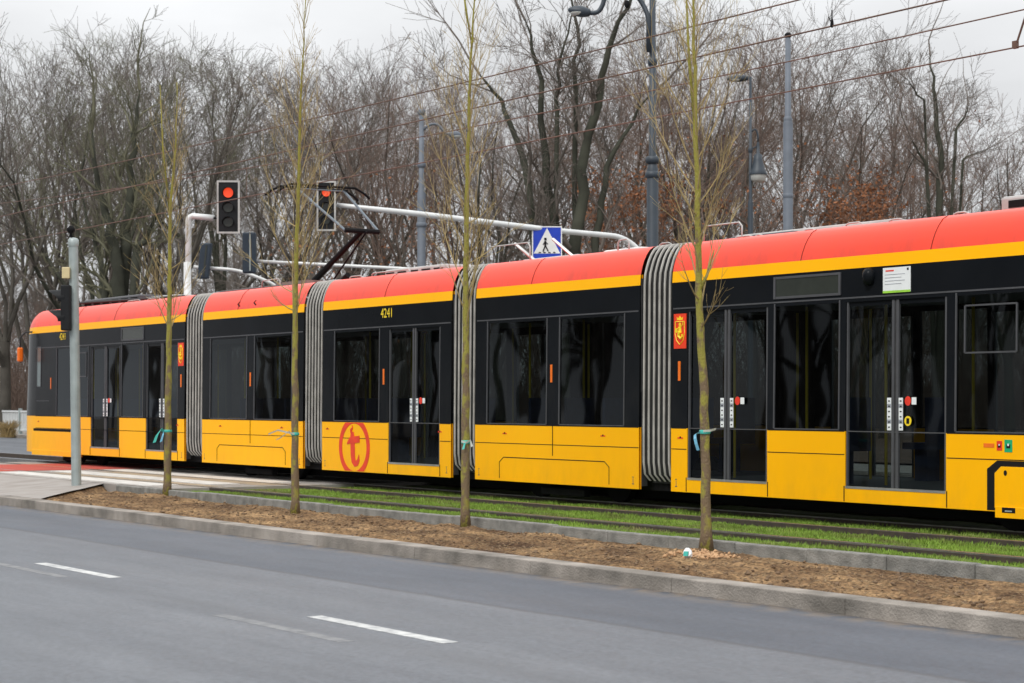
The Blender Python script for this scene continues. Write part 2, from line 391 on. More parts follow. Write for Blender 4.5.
def soil_mat():
    m, nt, b = new_mat('soil'); N, L = nt.nodes, nt.links
    g = N.new('ShaderNodeNewGeometry')
    def noise(s, d, st=(1, 1, 1)):
        mp = N.new('ShaderNodeMapping'); mp.inputs['Scale'].default_value = st; L.new(g.outputs['Position'], mp.inputs[0])
        n = N.new('ShaderNodeTexNoise'); n.inputs['Scale'].default_value = s; n.inputs['Detail'].default_value = d; L.new(mp.outputs[0], n.inputs['Vector']); return n.outputs['Fac']
    r1 = N.new('ShaderNodeValToRGB'); E = r1.color_ramp.elements; E[0].position = .33; E[0].color = (.075, .045, .027, 1); E[1].position = .68; E[1].color = (.30, .20, .11, 1)
    k = E.new(.5); k.color = (.17, .108, .06, 1); L.new(noise(1.6, 8, (.7, 1.4, 1)), r1.inputs[0])
    r2 = N.new('ShaderNodeValToRGB'); r2.color_ramp.elements[0].position = .35; r2.color_ramp.elements[0].color = (.45, .43, .42, 1); r2.color_ramp.elements[1].position = .62; r2.color_ramp.elements[1].color = (1.4, 1.35, 1.25, 1)
    L.new(noise(26, 6), r2.inputs[0])
    x = N.new('ShaderNodeMix'); x.data_type = 'RGBA'; x.blend_type = 'MULTIPLY'; x.inputs[0].default_value = 1; L.new(r1.outputs[0], x.inputs[6]); L.new(r2.outputs[0], x.inputs[7])
    L.new(x.outputs[2], b.inputs['Base Color']); b.inputs['Roughness'].default_value = .95; b.inputs['Specular IOR Level'].default_value = .15
    bp = N.new('ShaderNodeBump'); bp.inputs['Strength'].default_value = .9; bp.inputs['Distance'].default_value = .02; L.new(noise(40, 6), bp.inputs['Height']); L.new(bp.outputs[0], b.inputs['Normal'])
    return m
M['soil'] = soil_mat()
o = gridmesh('soil_strip', np.arange(-29.9, 0, .035), np.linspace(10.02, 11.99, 60), soilz, M['soil']); tag(o, kind='structure')
sheet('soil_verge', 0, 30, 10.03, 11.98, -.13, 'soil')

# clods, straw and bark bits on the soil (uncountable)
rs = np.random.RandomState(5)
def bits(name, n, x0, x1, y0, y1, zf, smin, smax, aspect, m, up=.0):
    x = x0+(x1-x0)*rs.rand(n)**.8; y = y0+(y1-y0)*rs.rand(n)
    z = zf(x, y); s = smin+(smax-smin)*rs.rand(n)**2; a = rs.rand(n)*6.283
    dx, dy = np.cos(a), np.sin(a); til = (rs.rand(n)-.3)*.7
    ex = np.stack([dx*s, dy*s, til*s], -1); ey = np.stack([-dy*s*aspect, dx*s*aspect, (rs.rand(n)-.5)*s*aspect], -1)
    ez = np.stack([0*x, 0*x, s*aspect*.8+0*x], -1); c = np.stack([x, y, z+s*aspect*.3], -1)
    V = np.stack([c-ex, c+ey*1.0, c+ex, c-ey, c+ez, c-ez], 1).reshape(-1, 3)
    f = np.array([(0,1,4),(1,2,4),(2,3,4),(3,0,4),(1,0,5),(2,1,5),(3,2,5),(0,3,5)])
    F = (np.arange(n)[:, None, None]*6+f[None]).reshape(-1, 3)
    return np_mesh(name, V, F, m)
M['clod'] = mat('clod', (.20, .13, .075), .95, c2=(.11, .07, .042), scale=9)
M['straw'] = mat('straw', (.36, .26, .145), .9, c2=(.18, .12, .065), scale=5)
tag(bits('soil_clods', 3200, -29.3, -2, 10.08, 11.9, soilz, .006, .034, .7, M['clod']), kind='stuff')
tag(bits('straw_litter', 16000, -29.3, -2, 10.06, 11.9, soilz, .012, .05, .10, M['straw']), kind='stuff')
M['fresh'] = mat('fresh_chips', (.52, .33, .18), .9, c2=(.36, .2, .1), scale=12)
nn = 420; 
def chipz(x, y): return soilz(x, y)+.004
_r = rs.randn(nn)*.16-13.98; _y = rs.randn(nn)*.09+11.42
def bits_at(name, x, y, smin, smax, aspect, m):
    n = len(x); z = soilz(x, y)+.01; s = smin+(smax-smin)*rs.rand(n)**2; a = rs.rand(n)*6.283; dx, dy = np.cos(a), np.sin(a)
    ex = np.stack([dx*s, dy*s, (rs.rand(n)-.5)*s], -1); ey = np.stack([-dy*s*aspect, dx*s*aspect, 0*x], -1); ez = np.stack([0*x, 0*x, s*.5], -1)
    c = np.stack([x, y, z], -1); V = np.stack([c-ex, c+ey, c+ex, c-ey, c+ez, c-ez], 1).reshape(-1, 3)
    f = np.array([(0,1,4),(1,2,4),(2,3,4),(3,0,4),(1,0,5),(2,1,5),(3,2,5),(0,3,5)])
    return np_mesh(name, V, (np.arange(n)[:, None, None]*6+f[None]).reshape(-1, 3), m)
tag(bits_at('pale_chips', _r, _y, .012, .045, .5, M['fresh']), kind='stuff')

# grass bed
def grassz(x, y):
    return -.055+.02*(vnoise(x*2, y*3, 11)-.5)+.012*(vnoise(x*9, y*9, 12)-.5)-.0*x
def grass_mat(name, blade):
    m, nt, b = new_mat(name); N, L = nt.nodes, nt.links
    g = N.new('ShaderNodeNewGeometry')
    def noise(s, d, st=(1, 1, 1)):
        mp = N.new('ShaderNodeMapping'); mp.inputs['Scale'].default_value = st; L.new(g.outputs['Position'], mp.inputs[0])
        n = N.new('ShaderNodeTexNoise'); n.inputs['Scale'].default_value = s; n.inputs['Detail'].default_value = d; L.new(mp.outputs[0], n.inputs['Vector']); return n.outputs['Fac']
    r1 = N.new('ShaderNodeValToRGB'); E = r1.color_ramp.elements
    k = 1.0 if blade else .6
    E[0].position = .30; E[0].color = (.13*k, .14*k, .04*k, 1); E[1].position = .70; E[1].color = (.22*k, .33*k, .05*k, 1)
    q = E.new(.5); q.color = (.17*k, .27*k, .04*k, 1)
    L.new(noise(2.0, 7, (.5, 1.6, 1)), r1.inputs[0])
    r3 = N.new('ShaderNodeValToRGB'); r3.color_ramp.elements[0].position = .56; r3.color_ramp.elements[1].position = .75; L.new(noise(1.1, 6, (.6, 2.2, 1)), r3.inputs[0])
    x = N.new('ShaderNodeMix'); x.data_type = 'RGBA'; L.new(r3.outputs[0], x.inputs[0]); L.new(r1.outputs[0], x.inputs[6]); x.inputs[7].default_value = (.24*k, .21*k, .10*k, 1)
    L.new(x.outputs[2], b.inputs['Base Color']); b.inputs['Roughness'].default_value = .75; b.inputs['Specular IOR Level'].default_value = .25
    return m
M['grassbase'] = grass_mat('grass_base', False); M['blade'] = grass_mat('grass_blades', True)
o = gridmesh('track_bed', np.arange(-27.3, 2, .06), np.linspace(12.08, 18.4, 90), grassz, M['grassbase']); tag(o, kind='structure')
sheet('track_bed_verge', 2, 60, 12.08, 18.4, -.055, 'grassbase')
def blades(name, n, x0, x1, y0, y1, h0, h1, m):
    x = x0+(x1-x0)*rs.rand(n); y = y0+(y1-y0)*rs.rand(n)
    keep = (vnoise(x*1.5, y*3, 21)*.6+vnoise(x*6, y*8, 22)*.4 > .34*rs.rand(n)+.16)
    keep &= ~((np.abs(y-12.75) < .05) | (np.abs(y-14.18) < .05) | (np.abs(y-15.25) < .05) | (np.abs(y-16.69) < .05))
    x, y = x[keep], y[keep]; n = len(x); z = grassz(x, y)-.005
    h = (h0+(h1-h0)*rs.rand(n))*(.6+.8*vnoise(x*3, y*4, 23)); a = rs.rand(n)*6.283; wd = .004+.005*rs.rand(n)
    lx, ly = (rs.rand(n)-.5)*h*1.1, (rs.rand(n)-.5)*h*1.1
    p0 = np.stack([x-np.cos(a)*wd, y-np.sin(a)*wd, z], -1); p1 = np.stack([x+np.cos(a)*wd, y+np.sin(a)*wd, z], -1); p2 = np.stack([x+lx, y+ly, z+h], -1)
    V = np.stack([p0, p1, p2], 1).reshape(-1, 3); F = np.arange(n*3).reshape(-1, 3)
    return np_mesh(name, V, F, m)
tag(blades('grass', 200000, -27.0, -4, 12.1, 15.6, .012, .045, M['blade']), kind='stuff')
# beige slab at the end of the grass
# rails
M['rail'] = mat('rail_steel', (.085, .062, .05), .6, metal=.3, var=.3, scale=12)
M['railtop'] = mat('rail_top', (.30, .29, .28), .35, metal=.8, var=.2, scale=8)
M['railmud'] = mat('rail_side', (.060, .042, .030), .9, c2=(.03, .024, .02), scale=10)
rb = MB()
for y in (12.75, 14.18, 15.25, 16.69):
    s = 1 if y in (12.75, 15.25) else -1
    rb.use('railmud').box(-27.3, 60, y-.045, y+.045, -.12, -.012)
    rb.use('railtop').box(-120, 60, y-.028, y+.028, -.10, .0)
    rb.use('railmud').box(-120, 60, y+s*.062-.01, y+s*.062+.01, -.10, -.002)
tag(rb.build('tram_rails'), kind='structure')

# ------------------------------------------------------------------ THE TRAM
ZM[0] = True
YC = SIDE+1.175; XM = (tx(28)+tx(1249))/2
tram = empty('articulated_tram', (XM, YC, 0), 'long five-section yellow, black and red articulated tram standing across the picture', 'tram')
PROF = [(0, .16), (0, .965), (.02, 2.81), (.03, 2.95), (.05, 3.04), (.08, 3.13), (.12, 3.21), (.17, 3.28), (.23, 3.32), (.32, 3.335), (.62, 3.34)]
def yside(z, far=False):
    d = np.interp(z, [p[1] for p in PROF], [p[0] for p in PROF]); return (YC+1.175-d) if far else SIDE+d
ZB = .965; ZD0, ZD1 = .345, 2.43; ZW0, ZW1 = .985, 2.43
def mir(X): return 2*XM-X
# features per section in X: doors, windows
SE = dict(x0=tx(671), x1=mir(-40.42), doors=[(tx(687), tx(767)), (tx(845), tx(946))], wins=[(tx(774), tx(839)), (tx(955.5), tx(955.5)+1.75)], cab=(tx(955.5)+1.95, mir(-40.42)-.15))
def mirsec(S):
    f = lambda p: (mir(p[1]), mir(p[0]))
    return dict(x0=mir(S['x1']), x1=mir(S['x0']), doors=[f(p) for p in S['doors']], wins=[f(p) for p in S['wins']], cab=f(S['cab']))
SA_ = mirsec(SE)
SB = dict(x0=tx(202), x1=tx(303), doors=[], wins=[(tx(210), tx(246.5)), (tx(254), tx(291.5))])
SCc = dict(x0=tx(322), x1=tx(451), doors=[(tx(388), tx(439.5))], wins=[(tx(334), tx(379))])
SD = dict(x0=tx(475), x1=tx(639), doors=[], wins=[(tx(487), tx(546.5)), (tx(559), tx(624))])
secs = [SA_, SB, SCc, SD, SE]

def wall(mb, x0, x1, z0, z1, openings, far):
    xs = sorted({x0, x1, *[v for o in openings for v in o[:2] if x0 < v < x1]})
    zs = sorted({z0, z1, *[v for o in openings for v in o[2:] if z0 < v < z1]})
    t = .035
    for i in range(len(xs)-1):
        for j in range(len(zs)-1):
            xm, zm = (xs[i]+xs[i+1])/2, (zs[j]+zs[j+1])/2
            if any(o[0] < xm < o[1] and o[2] < zm < o[3] for o in openings): continue
            ya, yb = yside(zs[j], far), yside(zs[j+1], far); s = -t if far else t
            for q in (0, s):
                mb.face([(xs[i], ya+q, zs[j]), (xs[i+1], ya+q, zs[j]), (xs[i+1], yb+q, zs[j+1]), (xs[i], yb+q, zs[j+1])])
    for a, b_, c, d in openings:     # reveals
        s = -t if far else t
        c = max(c, z0); d = min(d, z1)
        if c >= d: continue
        for X in (a, b_):
            mb.face([(X, yside(c, far), c), (X, yside(c, far)+s, c), (X, yside(d, far)+s, d), (X, yside(d, far), d)])
        for Z in (c, d):
            if z0 < Z < z1: mb.face([(a, yside(Z, far), Z), (b_, yside(Z, far), Z), (b_, yside(Z, far)+s, Z), (a, yside(Z, far)+s, Z)])
def hbar(mb, x0, x1, z, h=.012, far=False, out=.004):
    y = yside(z, far); mb.box(x0, x1, (y-out) if not far else y-.01, (y+.01) if not far else y+out, z-h, z+h)
def vbar(mb, X, z0, z1, w_=.012, out=.004):
    ya, yb = yside(z0), yside(z1)
    mb.obox(((X), (ya+yb)/2-out/2, (z0+z1)/2), (w_, 0, 0), (0, (out+.01)/2, 0), (0, (yb-ya)/2, (z1-z0)/2))
def pane(mb, a, b_, c, d, inset, far=False):
    s = (-inset if far else inset)
    y0, y1 = yside(c, far)+s, yside(d, far)+s
    mb.face([(a, y0, c), (b_, y0, c), (b_, y1, d), (a, y1, d)])

E_PANEL = []
for si, S in enumerate(secs):
    x0, x1 = S['x0'], S['x1']; ops = [(a, b_, ZD0, ZD1) for a, b_ in S['doors']]+[(a, b_, ZW0, ZW1) for a, b_ in S['wins']]
    body = MB().use('black')
    wall(body, x0, x1, ZB, 2.81, ops, False)
    # end frames of the section
    body.use('rubber')
    for X in (x0, x1):
        if (si == 0 and X == x0) or (si == 4 and X == x1): continue
        for far in (0, 1):
            ys = (SIDE+.04, SIDE+.12) if not far else (YC+1.055, YC+1.135)
            body.box(X-.015, X+.015, ys[0], ys[1], .2, 2.9)
        body.box(X-.015, X+.015, SIDE+.25, YC+.92, 2.9, 3.15)
    bo = body.build('body_section', parent=tram)
    b2 = MB().use('black'); wall(b2, x0, x1, ZB, 2.81, ops, True); b2.build('far_side_wall', parent=bo)
    for far in (False, True):
        b2 = MB().use('yellow'); wall(b2, x0, x1, 2.81, 2.95, [], far); b2.build('yellow_stripe', parent=bo)
    b2 = MB().use('yellow'); wall(b2, x0, x1, .16, ZB, ops, True); b2.build('yellow_panel', parent=bo)
    yp = MB().use('yellow'); wall(yp, x0, x1, .16, ZB, ops, False)
    # seams in the yellow panels
    yp.use('dark')
    cuts = [x0]+[v for a, b_ in S['doors'] for v in (a, b_)]+[x1]
    for i in range(0, len(cuts), 2):
        a, b_ = cuts[i], cuts[i+1]
        if b_-a > .05: hbar(yp, a+.01, b_-.01, .70, .005, out=.002); hbar(yp, a+.01, b_-.01, ZB, .006, out=.002)
    for a, b_ in S['doors']:
        vbar(yp, a-.012, .17, ZD0, .004, .002); vbar(yp, b_+.012, .17, ZD0, .004, .002)
    if si in (1, 3):
        xm = (S['wins'][0][1]+S['wins'][1][0])/2
        vbar(yp, xm, .55, ZB, .004, .002)
        xa, xb = x0+.62, x1-.62
        pts = [(xa, .20), (xa, .43), (xa+.10, .50), (xb-.10, .50), (xb, .43), (xb, .20)]
        for (p, q), (r, s_) in zip(pts, pts[1:]): yp.tube([(p, SIDE-.001, q), (r, SIDE-.001, s_)], .006, 4)
    # small recessed latches and stencils
    for X in ([x0+.75, x1-.75] if si in (1, 3) else [x0+.18, x1-.3]):
        yp.use('logored'); yp.box(X-.05, X-.015, SIDE-.003, SIDE+.01, .83, .85); yp.box(X+.015, X+.05, SIDE-.003, SIDE+.01, .83, .85)
        yp.use('dark'); yp.box(X-.012, X+.012, SIDE-.003, SIDE+.01, .835, .86)
    for X in (x0+.10, x1-.12):
        yp.use('warm'); yp.box(X-.02, X+.02, SIDE-.002, SIDE+.01, .22, .232); yp.box(X-.004, X+.004, SIDE-.002, SIDE+.01, .235, .30); yp.box(X-.018, X+.014, SIDE-.002, SIDE+.01, .31, .32)
    yp.build('yellow_panel', parent=bo)
    # roof
    rf = MB().use('red'); pr = PROF[3:]
    ring = [(SIDE+d, z) for d, z in pr]+[(YC+1.175-d, z) for d, z in reversed(pr)]
    rf.grid([[(x0, y, z) for y, z in ring], [(x1, y, z) for y, z in ring]])
    L_ = x1-x0
    seam = [x0+L_*t for t in ((.36,) if si in (1, 3) else (.5,) if si == 2 else (.30, .56, .85))]
    ro = rf.build('roof', parent=bo, smooth=True)
    for X in seam:
        sm = MB().use('dark')
        if si == 0: X = mir(secs[4]['x0']+(X-x0)) if False else X
        for k in range(2): pass
        pts = [(X, yside(2.95)-.001, 2.955)]+[(X+.008*i, SIDE+d-.001, z+.001) for i, (d, z) in enumerate(pr[:6])]
        sm.tube(pts, .004, 4)
        sm.build('roof_seam', parent=bo)
    # interior: floor, ceiling, seats, poles
    it = MB().use('int'); it.box(x0+.05, x1-.05, SIDE+.05, YC+1.12, .30, .335); it.build('floor', parent=bo); it = MB().use('int'); it.box(x0+.05, x1-.05, SIDE+.05, YC+1.12, 2.5, 2.53)
    it.build('ceiling', parent=bo)
    X = x0+.5
    while X < x1-.7:
        if not any(a-.3 < X < b_+.3 for a, b_ in S['doors']):
            for y in (SIDE+.32, YC+.5):
                st = MB().use('seat'); st.box(X, X+.42, y, y+.45, .72, .80); st.box(X+.36, X+.42, y, y+.45, .80, 1.35); st.box(X+.1, X+.3, y+.1, y+.3, .33, .72); st.build('seat', parent=bo)
        X += .85
    X = x0+.45
    while X < x1-.3:
        for y in (SIDE+.62, YC+.45): po = MB().use('numyellow'); po.tube([(X, y, .33), (X, y, 2.45)], .017, 6); po.build('grab_pole', parent=bo)
        X += 1.28
    # grey gasket line above the windows
    g = MB().use('trim'); hbar(g, x0+.03, x1-.03, 2.478, .009); g.build('gasket_line', parent=bo)
    for a, b_ in S['wins']:
        wd = MB().use('glass'); pane(wd, a, b_, ZW0, ZW1, .006); wo = wd.build('window', parent=tram)
        fr = MB().use('trim'); vbar(fr, a, ZW0, ZW1+.03, .009); vbar(fr, b_, ZW0, ZW1+.03, .009); hbar(fr, a, b_, ZW0-.004, .007)
        fr.build('window_frame', parent=wo)
        wd = MB().use('glass'); pane(wd, a, b_, ZW0, ZW1, .006, True); wd.build('window', parent=tram)
        if si in (0, 4):
            if abs((b_-a)-1.75) < .01:
                v = MB().use('trim'); aa, bb = (a+.12, a+.80) if si == 4 else (b_-.80, b_-.12)
                for z in (1.82, 2.32): hbar(v, aa, bb, z, .009)
                for X in (aa, bb): vbar(v, X, 1.82, 2.32, .009)
                v.build('hopper_frame', parent=wo)
    for a, b_ in S['doors']:
        for far in (False, True):
            dp = MB().use('doorglass'); m_ = (a+b_)/2
            pane(dp, a, m_, ZD0, ZD1, .03, far); pane(dp, m_, b_, ZD0, ZD1, .03, far)
            do = dp.build('door', parent=tram)
            fr = MB().use('trim'); sgn = -1 if far else 1
            yb, yt = yside(ZD0, far)+sgn*.02, yside(ZD1, far)+sgn*.02
            for X, ww in ((a+.02, .012), (m_-.032, .018), (m_+.032, .018), (b_-.02, .012)):
                fr.obox((X, (yb+yt)/2, (ZD0+ZD1)/2), (ww, 0, 0), (0, .014, 0), (0, (yt-yb)/2, (ZD1-ZD0)/2))
            fr.use('rubber').obox((m_, (yb+yt)/2+.004*sgn, (ZD0+ZD1)/2), (.015, 0, 0), (0, .01, 0), (0, (yt-yb)/2, (ZD1-ZD0)/2))
            fr.use('black').box(a, b_, min(yt, yt+.02*sgn), max(yt, yt+.02*sgn), ZD1-.05, ZD1)
            ym = yside(ZB, far)+sgn*.018; fr.use('trim').box(a+.02, b_-.02, ym-.006, ym+.006, ZB-.006, ZB+.006)
            fr.build('door_frame', parent=do)
            sl = MB().use('alu'); y_ = SIDE if not far else YC+1.175
            sl.box(a+.005, b_-.005, min(y_-.004*sgn, y_+.05*sgn), max(y_-.004*sgn, y_+.05*sgn), ZD0-.028, ZD0); sl.build('door_sill', parent=do)
            if not far:
                y = yside(1.2)+.012
                for sx in (-.085, .085):
                    st = MB(); st.use('paper').box(m_+sx-.03, m_+sx+.03, y-.002, y+.002, .985, 1.345)
                    for q in range(6):
                        st.use('paper' if q % 3 != 1 else 'printgrey').box(m_+sx-.028, m_+sx+.028, y-.003, y, 1.0+q*.058, 1.0+q*.058+.046)
                        st.use('dark').box(m_+sx-.012, m_+sx+.014, y-.005, y-.003, 1.012+q*.058, 1.026+q*.058)
                    st.build('door_sticker', parent=do)
                st = MB().use('stickred'); cx, cz = m_+.19, 1.31
                st.prism([(cx+.045*cos(t*pi/8), cz+.052*sin(t*pi/8)) for t in range(16)], y-.004, y)
                st.use('paper').box(cx+.055, cx+.12, y-.004, y, cz-.04, cz+.04)
                st.build('warning_sticker', parent=do)
                if si == 4 and a > -16:
                    st = MB().use('numyellow'); cz = 1.09
                    st.prism([(cx+.05*cos(t*pi/8), cz+.055*sin(t*pi/8)) for t in range(16)], y-.004, y)
                    st.use('dark').prism([(cx-.02, cz-.03), (cx+.02, cz-.03), (cx+.02, cz+.03), (cx-.02, cz+.03)], y-.006, y-.004)
                    st.build('round_yellow_sticker', parent=do)

# bellows between the sections
for Sl, Sr in zip(secs, secs[1:]):
    a, b_ = Sl['x1']+.016, Sr['x0']-.016; n = 6; W = (b_-a)/n
    def ring(off, X):
        P = [(SIDE+.12+off, .27), (SIDE+.04+off, .36), (SIDE+.02+off, .52), (SIDE+.02+off, .965)]+[(SIDE+d+.015+off, z) for d, z in PROF[2:4]]+[(SIDE+d+.02+off*.8, z-off) for d, z in PROF[4:]]
        R = P+[(2*YC-y, z) for y, z in reversed(P)]
        return [(X, y, z) for y, z in R]
    bl = MB().use('bellows_fabric'); rows = []
    for i in range(n):
        for t, off in ((0, .12), (.42, .11), (.5, .012), (.58, .11)): rows.append(ring(off, a+W*(i+t)))
    rows.append(ring(.10, b_))
    bl.grid(rows); bo = bl.build('bellows', parent=tram, smooth=True)
    for i in range(n):
        rm = MB().use('bellows_rim'); X = a+W*(i+.5)
        r0, r1, r2, r3 = ring(-.004, X-.010), ring(-.010, X-.006), ring(-.010, X+.006), ring(-.004, X+.010)
        rm.grid([ring(.012, X-.011), r0, r1, r2, r3, ring(.012, X+.011)]); rm.build('bellows_rib', parent=bo, smooth=True)
    cl = MB().use('rubber'); cl.box(a, b_, SIDE+.2, YC+1.0, .24, .33); cl.build('bellows_floor', parent=bo)

# cab noses (built once per end)
def nose(sgn, X0, back):
    def prof(far):
        return
    full = [(SIDE+d, z) for d, z in PROF]+[(SIDE+.8, 3.345), (YC, 3.35)]
    full = full+[(2*YC-y, z) for y, z in reversed(full[:-1])]
    def pt(y, z, t):        # t 0..1 along the nose
        lean = 0 if z < 1.0 else .16*(z-1)/1.8 if z < 2.81 else .16+.85*(1-sqrt(max(0, 1-min(1, (z-2.81)/.545)**2)))
        Ln = 1.15-lean*.85; th = t*pi/2
        xx = X0+sgn*(Ln*sin(th) - (1.15-.62)*sin(th)*0)
        k = cos(th)**.26 if t < 1 else 0
        return (X0+sgn*Ln*(sin(th)**1.0), YC+(y-YC)*k, z if z < 3.0 else z-.0)
    ts = [0, .1, .2, .3, .42, .55, .68, .8, .9, .96, 1]
    mats_by = lambda z: 'yellow' if z < .965 else 'black' if z < 2.80 else 'yellow' if z < 2.94 else 'red'
    parts = {'yellow': MB().use('yellow'), 'black': MB().use('black'), 'red': MB().use('red')}
    for i in range(len(full)-1):
        zm = (full[i][1]+full[i+1][1])/2; mb = parts[mats_by(zm)]
        sub = 5 if abs(full[i][1]-full[i+1][1]) > .5 else 1
        for s_ in range(sub):
            A = [full[i][j]+(full[i+1][j]-full[i][j])*s_/sub for j in (0, 1)]; B = [full[i][j]+(full[i+1][j]-full[i][j])*(s_+1)/sub for j in (0, 1)]
            mb.grid([[pt(*A, t) for t in ts], [pt(*B, t) for t in ts]])
    bo = parts['black'].build('windscreen', parent=tram, smooth=True)
    parts['yellow'].build('bumper', parent=tram, smooth=True); parts['red'].build('roof_cowl', parent=tram, smooth=True)
    # quarter glass and gasket lines of the cab side
    M.setdefault('skyglass', mat('sky_toned_quarter_glass', (.10, .135, .14), .12, spec=.6))  # pale base colour stands in for sky reflected in the pane
    xs_ = sorted((X0-sgn*.07, X0-sgn*.30)); q = MB().use('skyglass'); pane(q, xs_[0], xs_[1], 1.62, 2.50, -.003); qo = q.build('quarter_window', parent=tram)
    q = MB().use('trim')
    for z in (1.62, 2.50): hbar(q, xs_[0], xs_[1], z, .008)
    for X in xs_: vbar(q, X, 1.62, 2.50, .008)
    q.build('window_frame', parent=qo)
    q = MB().use('trim'); hbar(q, *sorted((X0-sgn*.05, X0-sgn*.8)), 1.30, .006); q.build('cab_seam', parent=tram)
    # headlights
    for y in (SIDE+.32, 2*YC-SIDE-.32):
        h = MB().use('alu'); h.obox((X0+sgn*1.02, y, .80), (.02, 0, 0), (0, .14, 0), (0, 0, .05)); ho = h.build('headlight', parent=tram, bevel=.01)
    wp = MB().use('rubber'); wp.tube([(X0+sgn*1.17, YC, 1.05), (X0+sgn*1.12, YC-.35, 1.9)], .012, 6); wp.build('wiper', parent=tram)
    # mirror arm and mirror at the corner
    mi = MB().use('rubber'); xx = X0+sgn*.36
    mi.tube([(xx-.1*sgn, SIDE+.12, 2.86), (xx, SIDE-.10, 2.84), (xx+.05*sgn, SIDE-.19, 2.72), (xx+.05*sgn, SIDE-.19, 2.3)], .022, 6)
    mo = mi.build('mirror_arm', parent=tram, smooth=True)
    mi = MB().use('orange'); mi.box(xx+.05*sgn-.05, xx+.05*sgn+.05, SIDE-.25, SIDE-.13, 2.18, 2.50); mi.build('mirror', parent=mo, bevel=.03)
    # side glass of the cab, coupler hatch and slot on the near side
    sg = MB().use('glass'); a, b_ = sorted((X0-sgn*.15, X0+sgn*.02)); 
    g = MB()
    xa = X0-sgn*2.55; xb = X0+sgn*.12
    g.use('dark').prism([(xa, .17), (xa+sgn*.0, .60), (xa+sgn*.13, .69), (xb, .69), (xb, .17)] if sgn > 0 else [(xa, .17), (xb, .17), (xb, .69), (xa-.13, .69), (xa, .60)], SIDE-.002, SIDE+.05)
    go = g.build('coupler_recess', parent=tram)
    g = MB().use('yellow'); p = [(xa+sgn*.12, .20), (xa+sgn*.12, .56), (xa+sgn*.20, .63), (xb, .63), (xb, .20)]
    if sgn < 0: p = p[::-1]
    g.prism(p, SIDE-.025, SIDE+.06)
    g.use('yellow').box(min(xa+sgn*.14, xb), max(xa+sgn*.14, xb), SIDE-.04, SIDE+.1, .10, .215)
    g.use('dark'); X = xa+sgn*.26; g.prism([(X+.022*cos(t*pi/6), .565+.03*sin(t*pi/6)) for t in range(12)], SIDE-.028, SIDE-.024)
    g.box(X-.03, X+.14, SIDE-.043, SIDE-.03, .155, .21); g.use('postgrey').box(X+.01, X+.10, SIDE-.046, SIDE-.042, .165, .18)
    g.build('coupler_hatch', parent=tram, bevel=.006)
nose(-1, secs[0]['x0'], False); nose(1, secs[4]['x1'], True)

# numbers, destination display, notice, stickers
def text_mesh(s, size):
    cu = bpy.data.curves.new('txt', 'FONT'); cu.body = s; cu.size = size; cu.extrude = .001; cu.align_x = 'CENTER'; cu.align_y = 'CENTER'; cu.resolution_u = 3
    o = bpy.data.objects.new('txt', cu); col.objects.link(o); bpy.context.view_layer.update()
    dg = bpy.context.evaluated_depsgraph_get(); me = bpy.data.meshes.new_from_object(o.evaluated_get(dg)); bpy.data.objects.remove(o); return me
def text(name, s, size, X, y, z, m, parent, bold=True, sx=1.0):
    me = text_mesh(s, size); me.materials.clear(); me.materials.append(M[m]); o = bpy.data.objects.new(name, me); col.objects.link(o)
    org = Vector((0, 0, 0)); q = parent
    while q is not None: org += q.location; q = q.parent
    o.parent = parent; o.location = Vector((X, y, zmap(z)))-org; o.rotation_euler = (radians(90), 0, 0); o.scale = (sx, 1, 1); return o
text('fleet_number', '4241', .20, tx(386), yside(2.68)-.004, 2.685, 'numyellow', tram, sx=.92)
text('fleet_number', '4241', .20, tx(62), yside(2.68)-.004, 2.69, 'numyellow', tram, sx=.92)
for S, sg in ((SE, 1), (SA_, -1)):
    a, b_ = S['wins'][0] if sg > 0 else S['wins'][0]
    f = MB().use('trim'); z0, z1 = 2.53, 2.765; y = yside(2.65)
    for z in (z0, z1): hbar(f, a, b_, z, .014, out=.01)
    for X in (a, b_): vbar(f, X, z0-.014, z1+.014, .016, .01)
    fo = f.build('destination_display', parent=tram)
    f = MB().use('doorglass'); f.face([(a, yside(z0)-.003, z0), (b_, yside(z0)-.003, z0), (b_, yside(z1)-.003, z1), (a, yside(z1)-.003, z1)]); f.build('display_screen', 'lensdark', parent=fo)
# notice above the rear door
n0, n1 = tx(882.5), tx(910); f = MB().use('paper'); ya = yside(2.64)-.012
f.box(n0, n1, ya, ya+.006, 2.51, 2.785); no = f.build('notice', parent=tram)
f = MB().use('lime'); f.box(n0, n1, ya-.002, ya, 2.505, 2.53); f.use('printgrey')
for k in range(4): f.box(n0+.03, n1-.08-.05*(k % 2), ya-.002, ya, 2.705-.035*k, 2.711-.035*k)
f.use('stickred').box(n0+.04, n0+.16, ya-.002, ya, 2.742, 2.758); f.use('dark').box(n1-.05, n1-.025, ya-.002, ya, 2.745, 2.77)
f.build('notice_print', parent=no)
f = MB().use('black'); f.lathe([(.0, .10), (.05, .09), (.075, .05), (.08, .0), (.06, -.08), (.0, -.1)], (tx(868.5), SIDE+.012, 2.70), 12); f.build('side_camera', parent=tram, smooth=True)
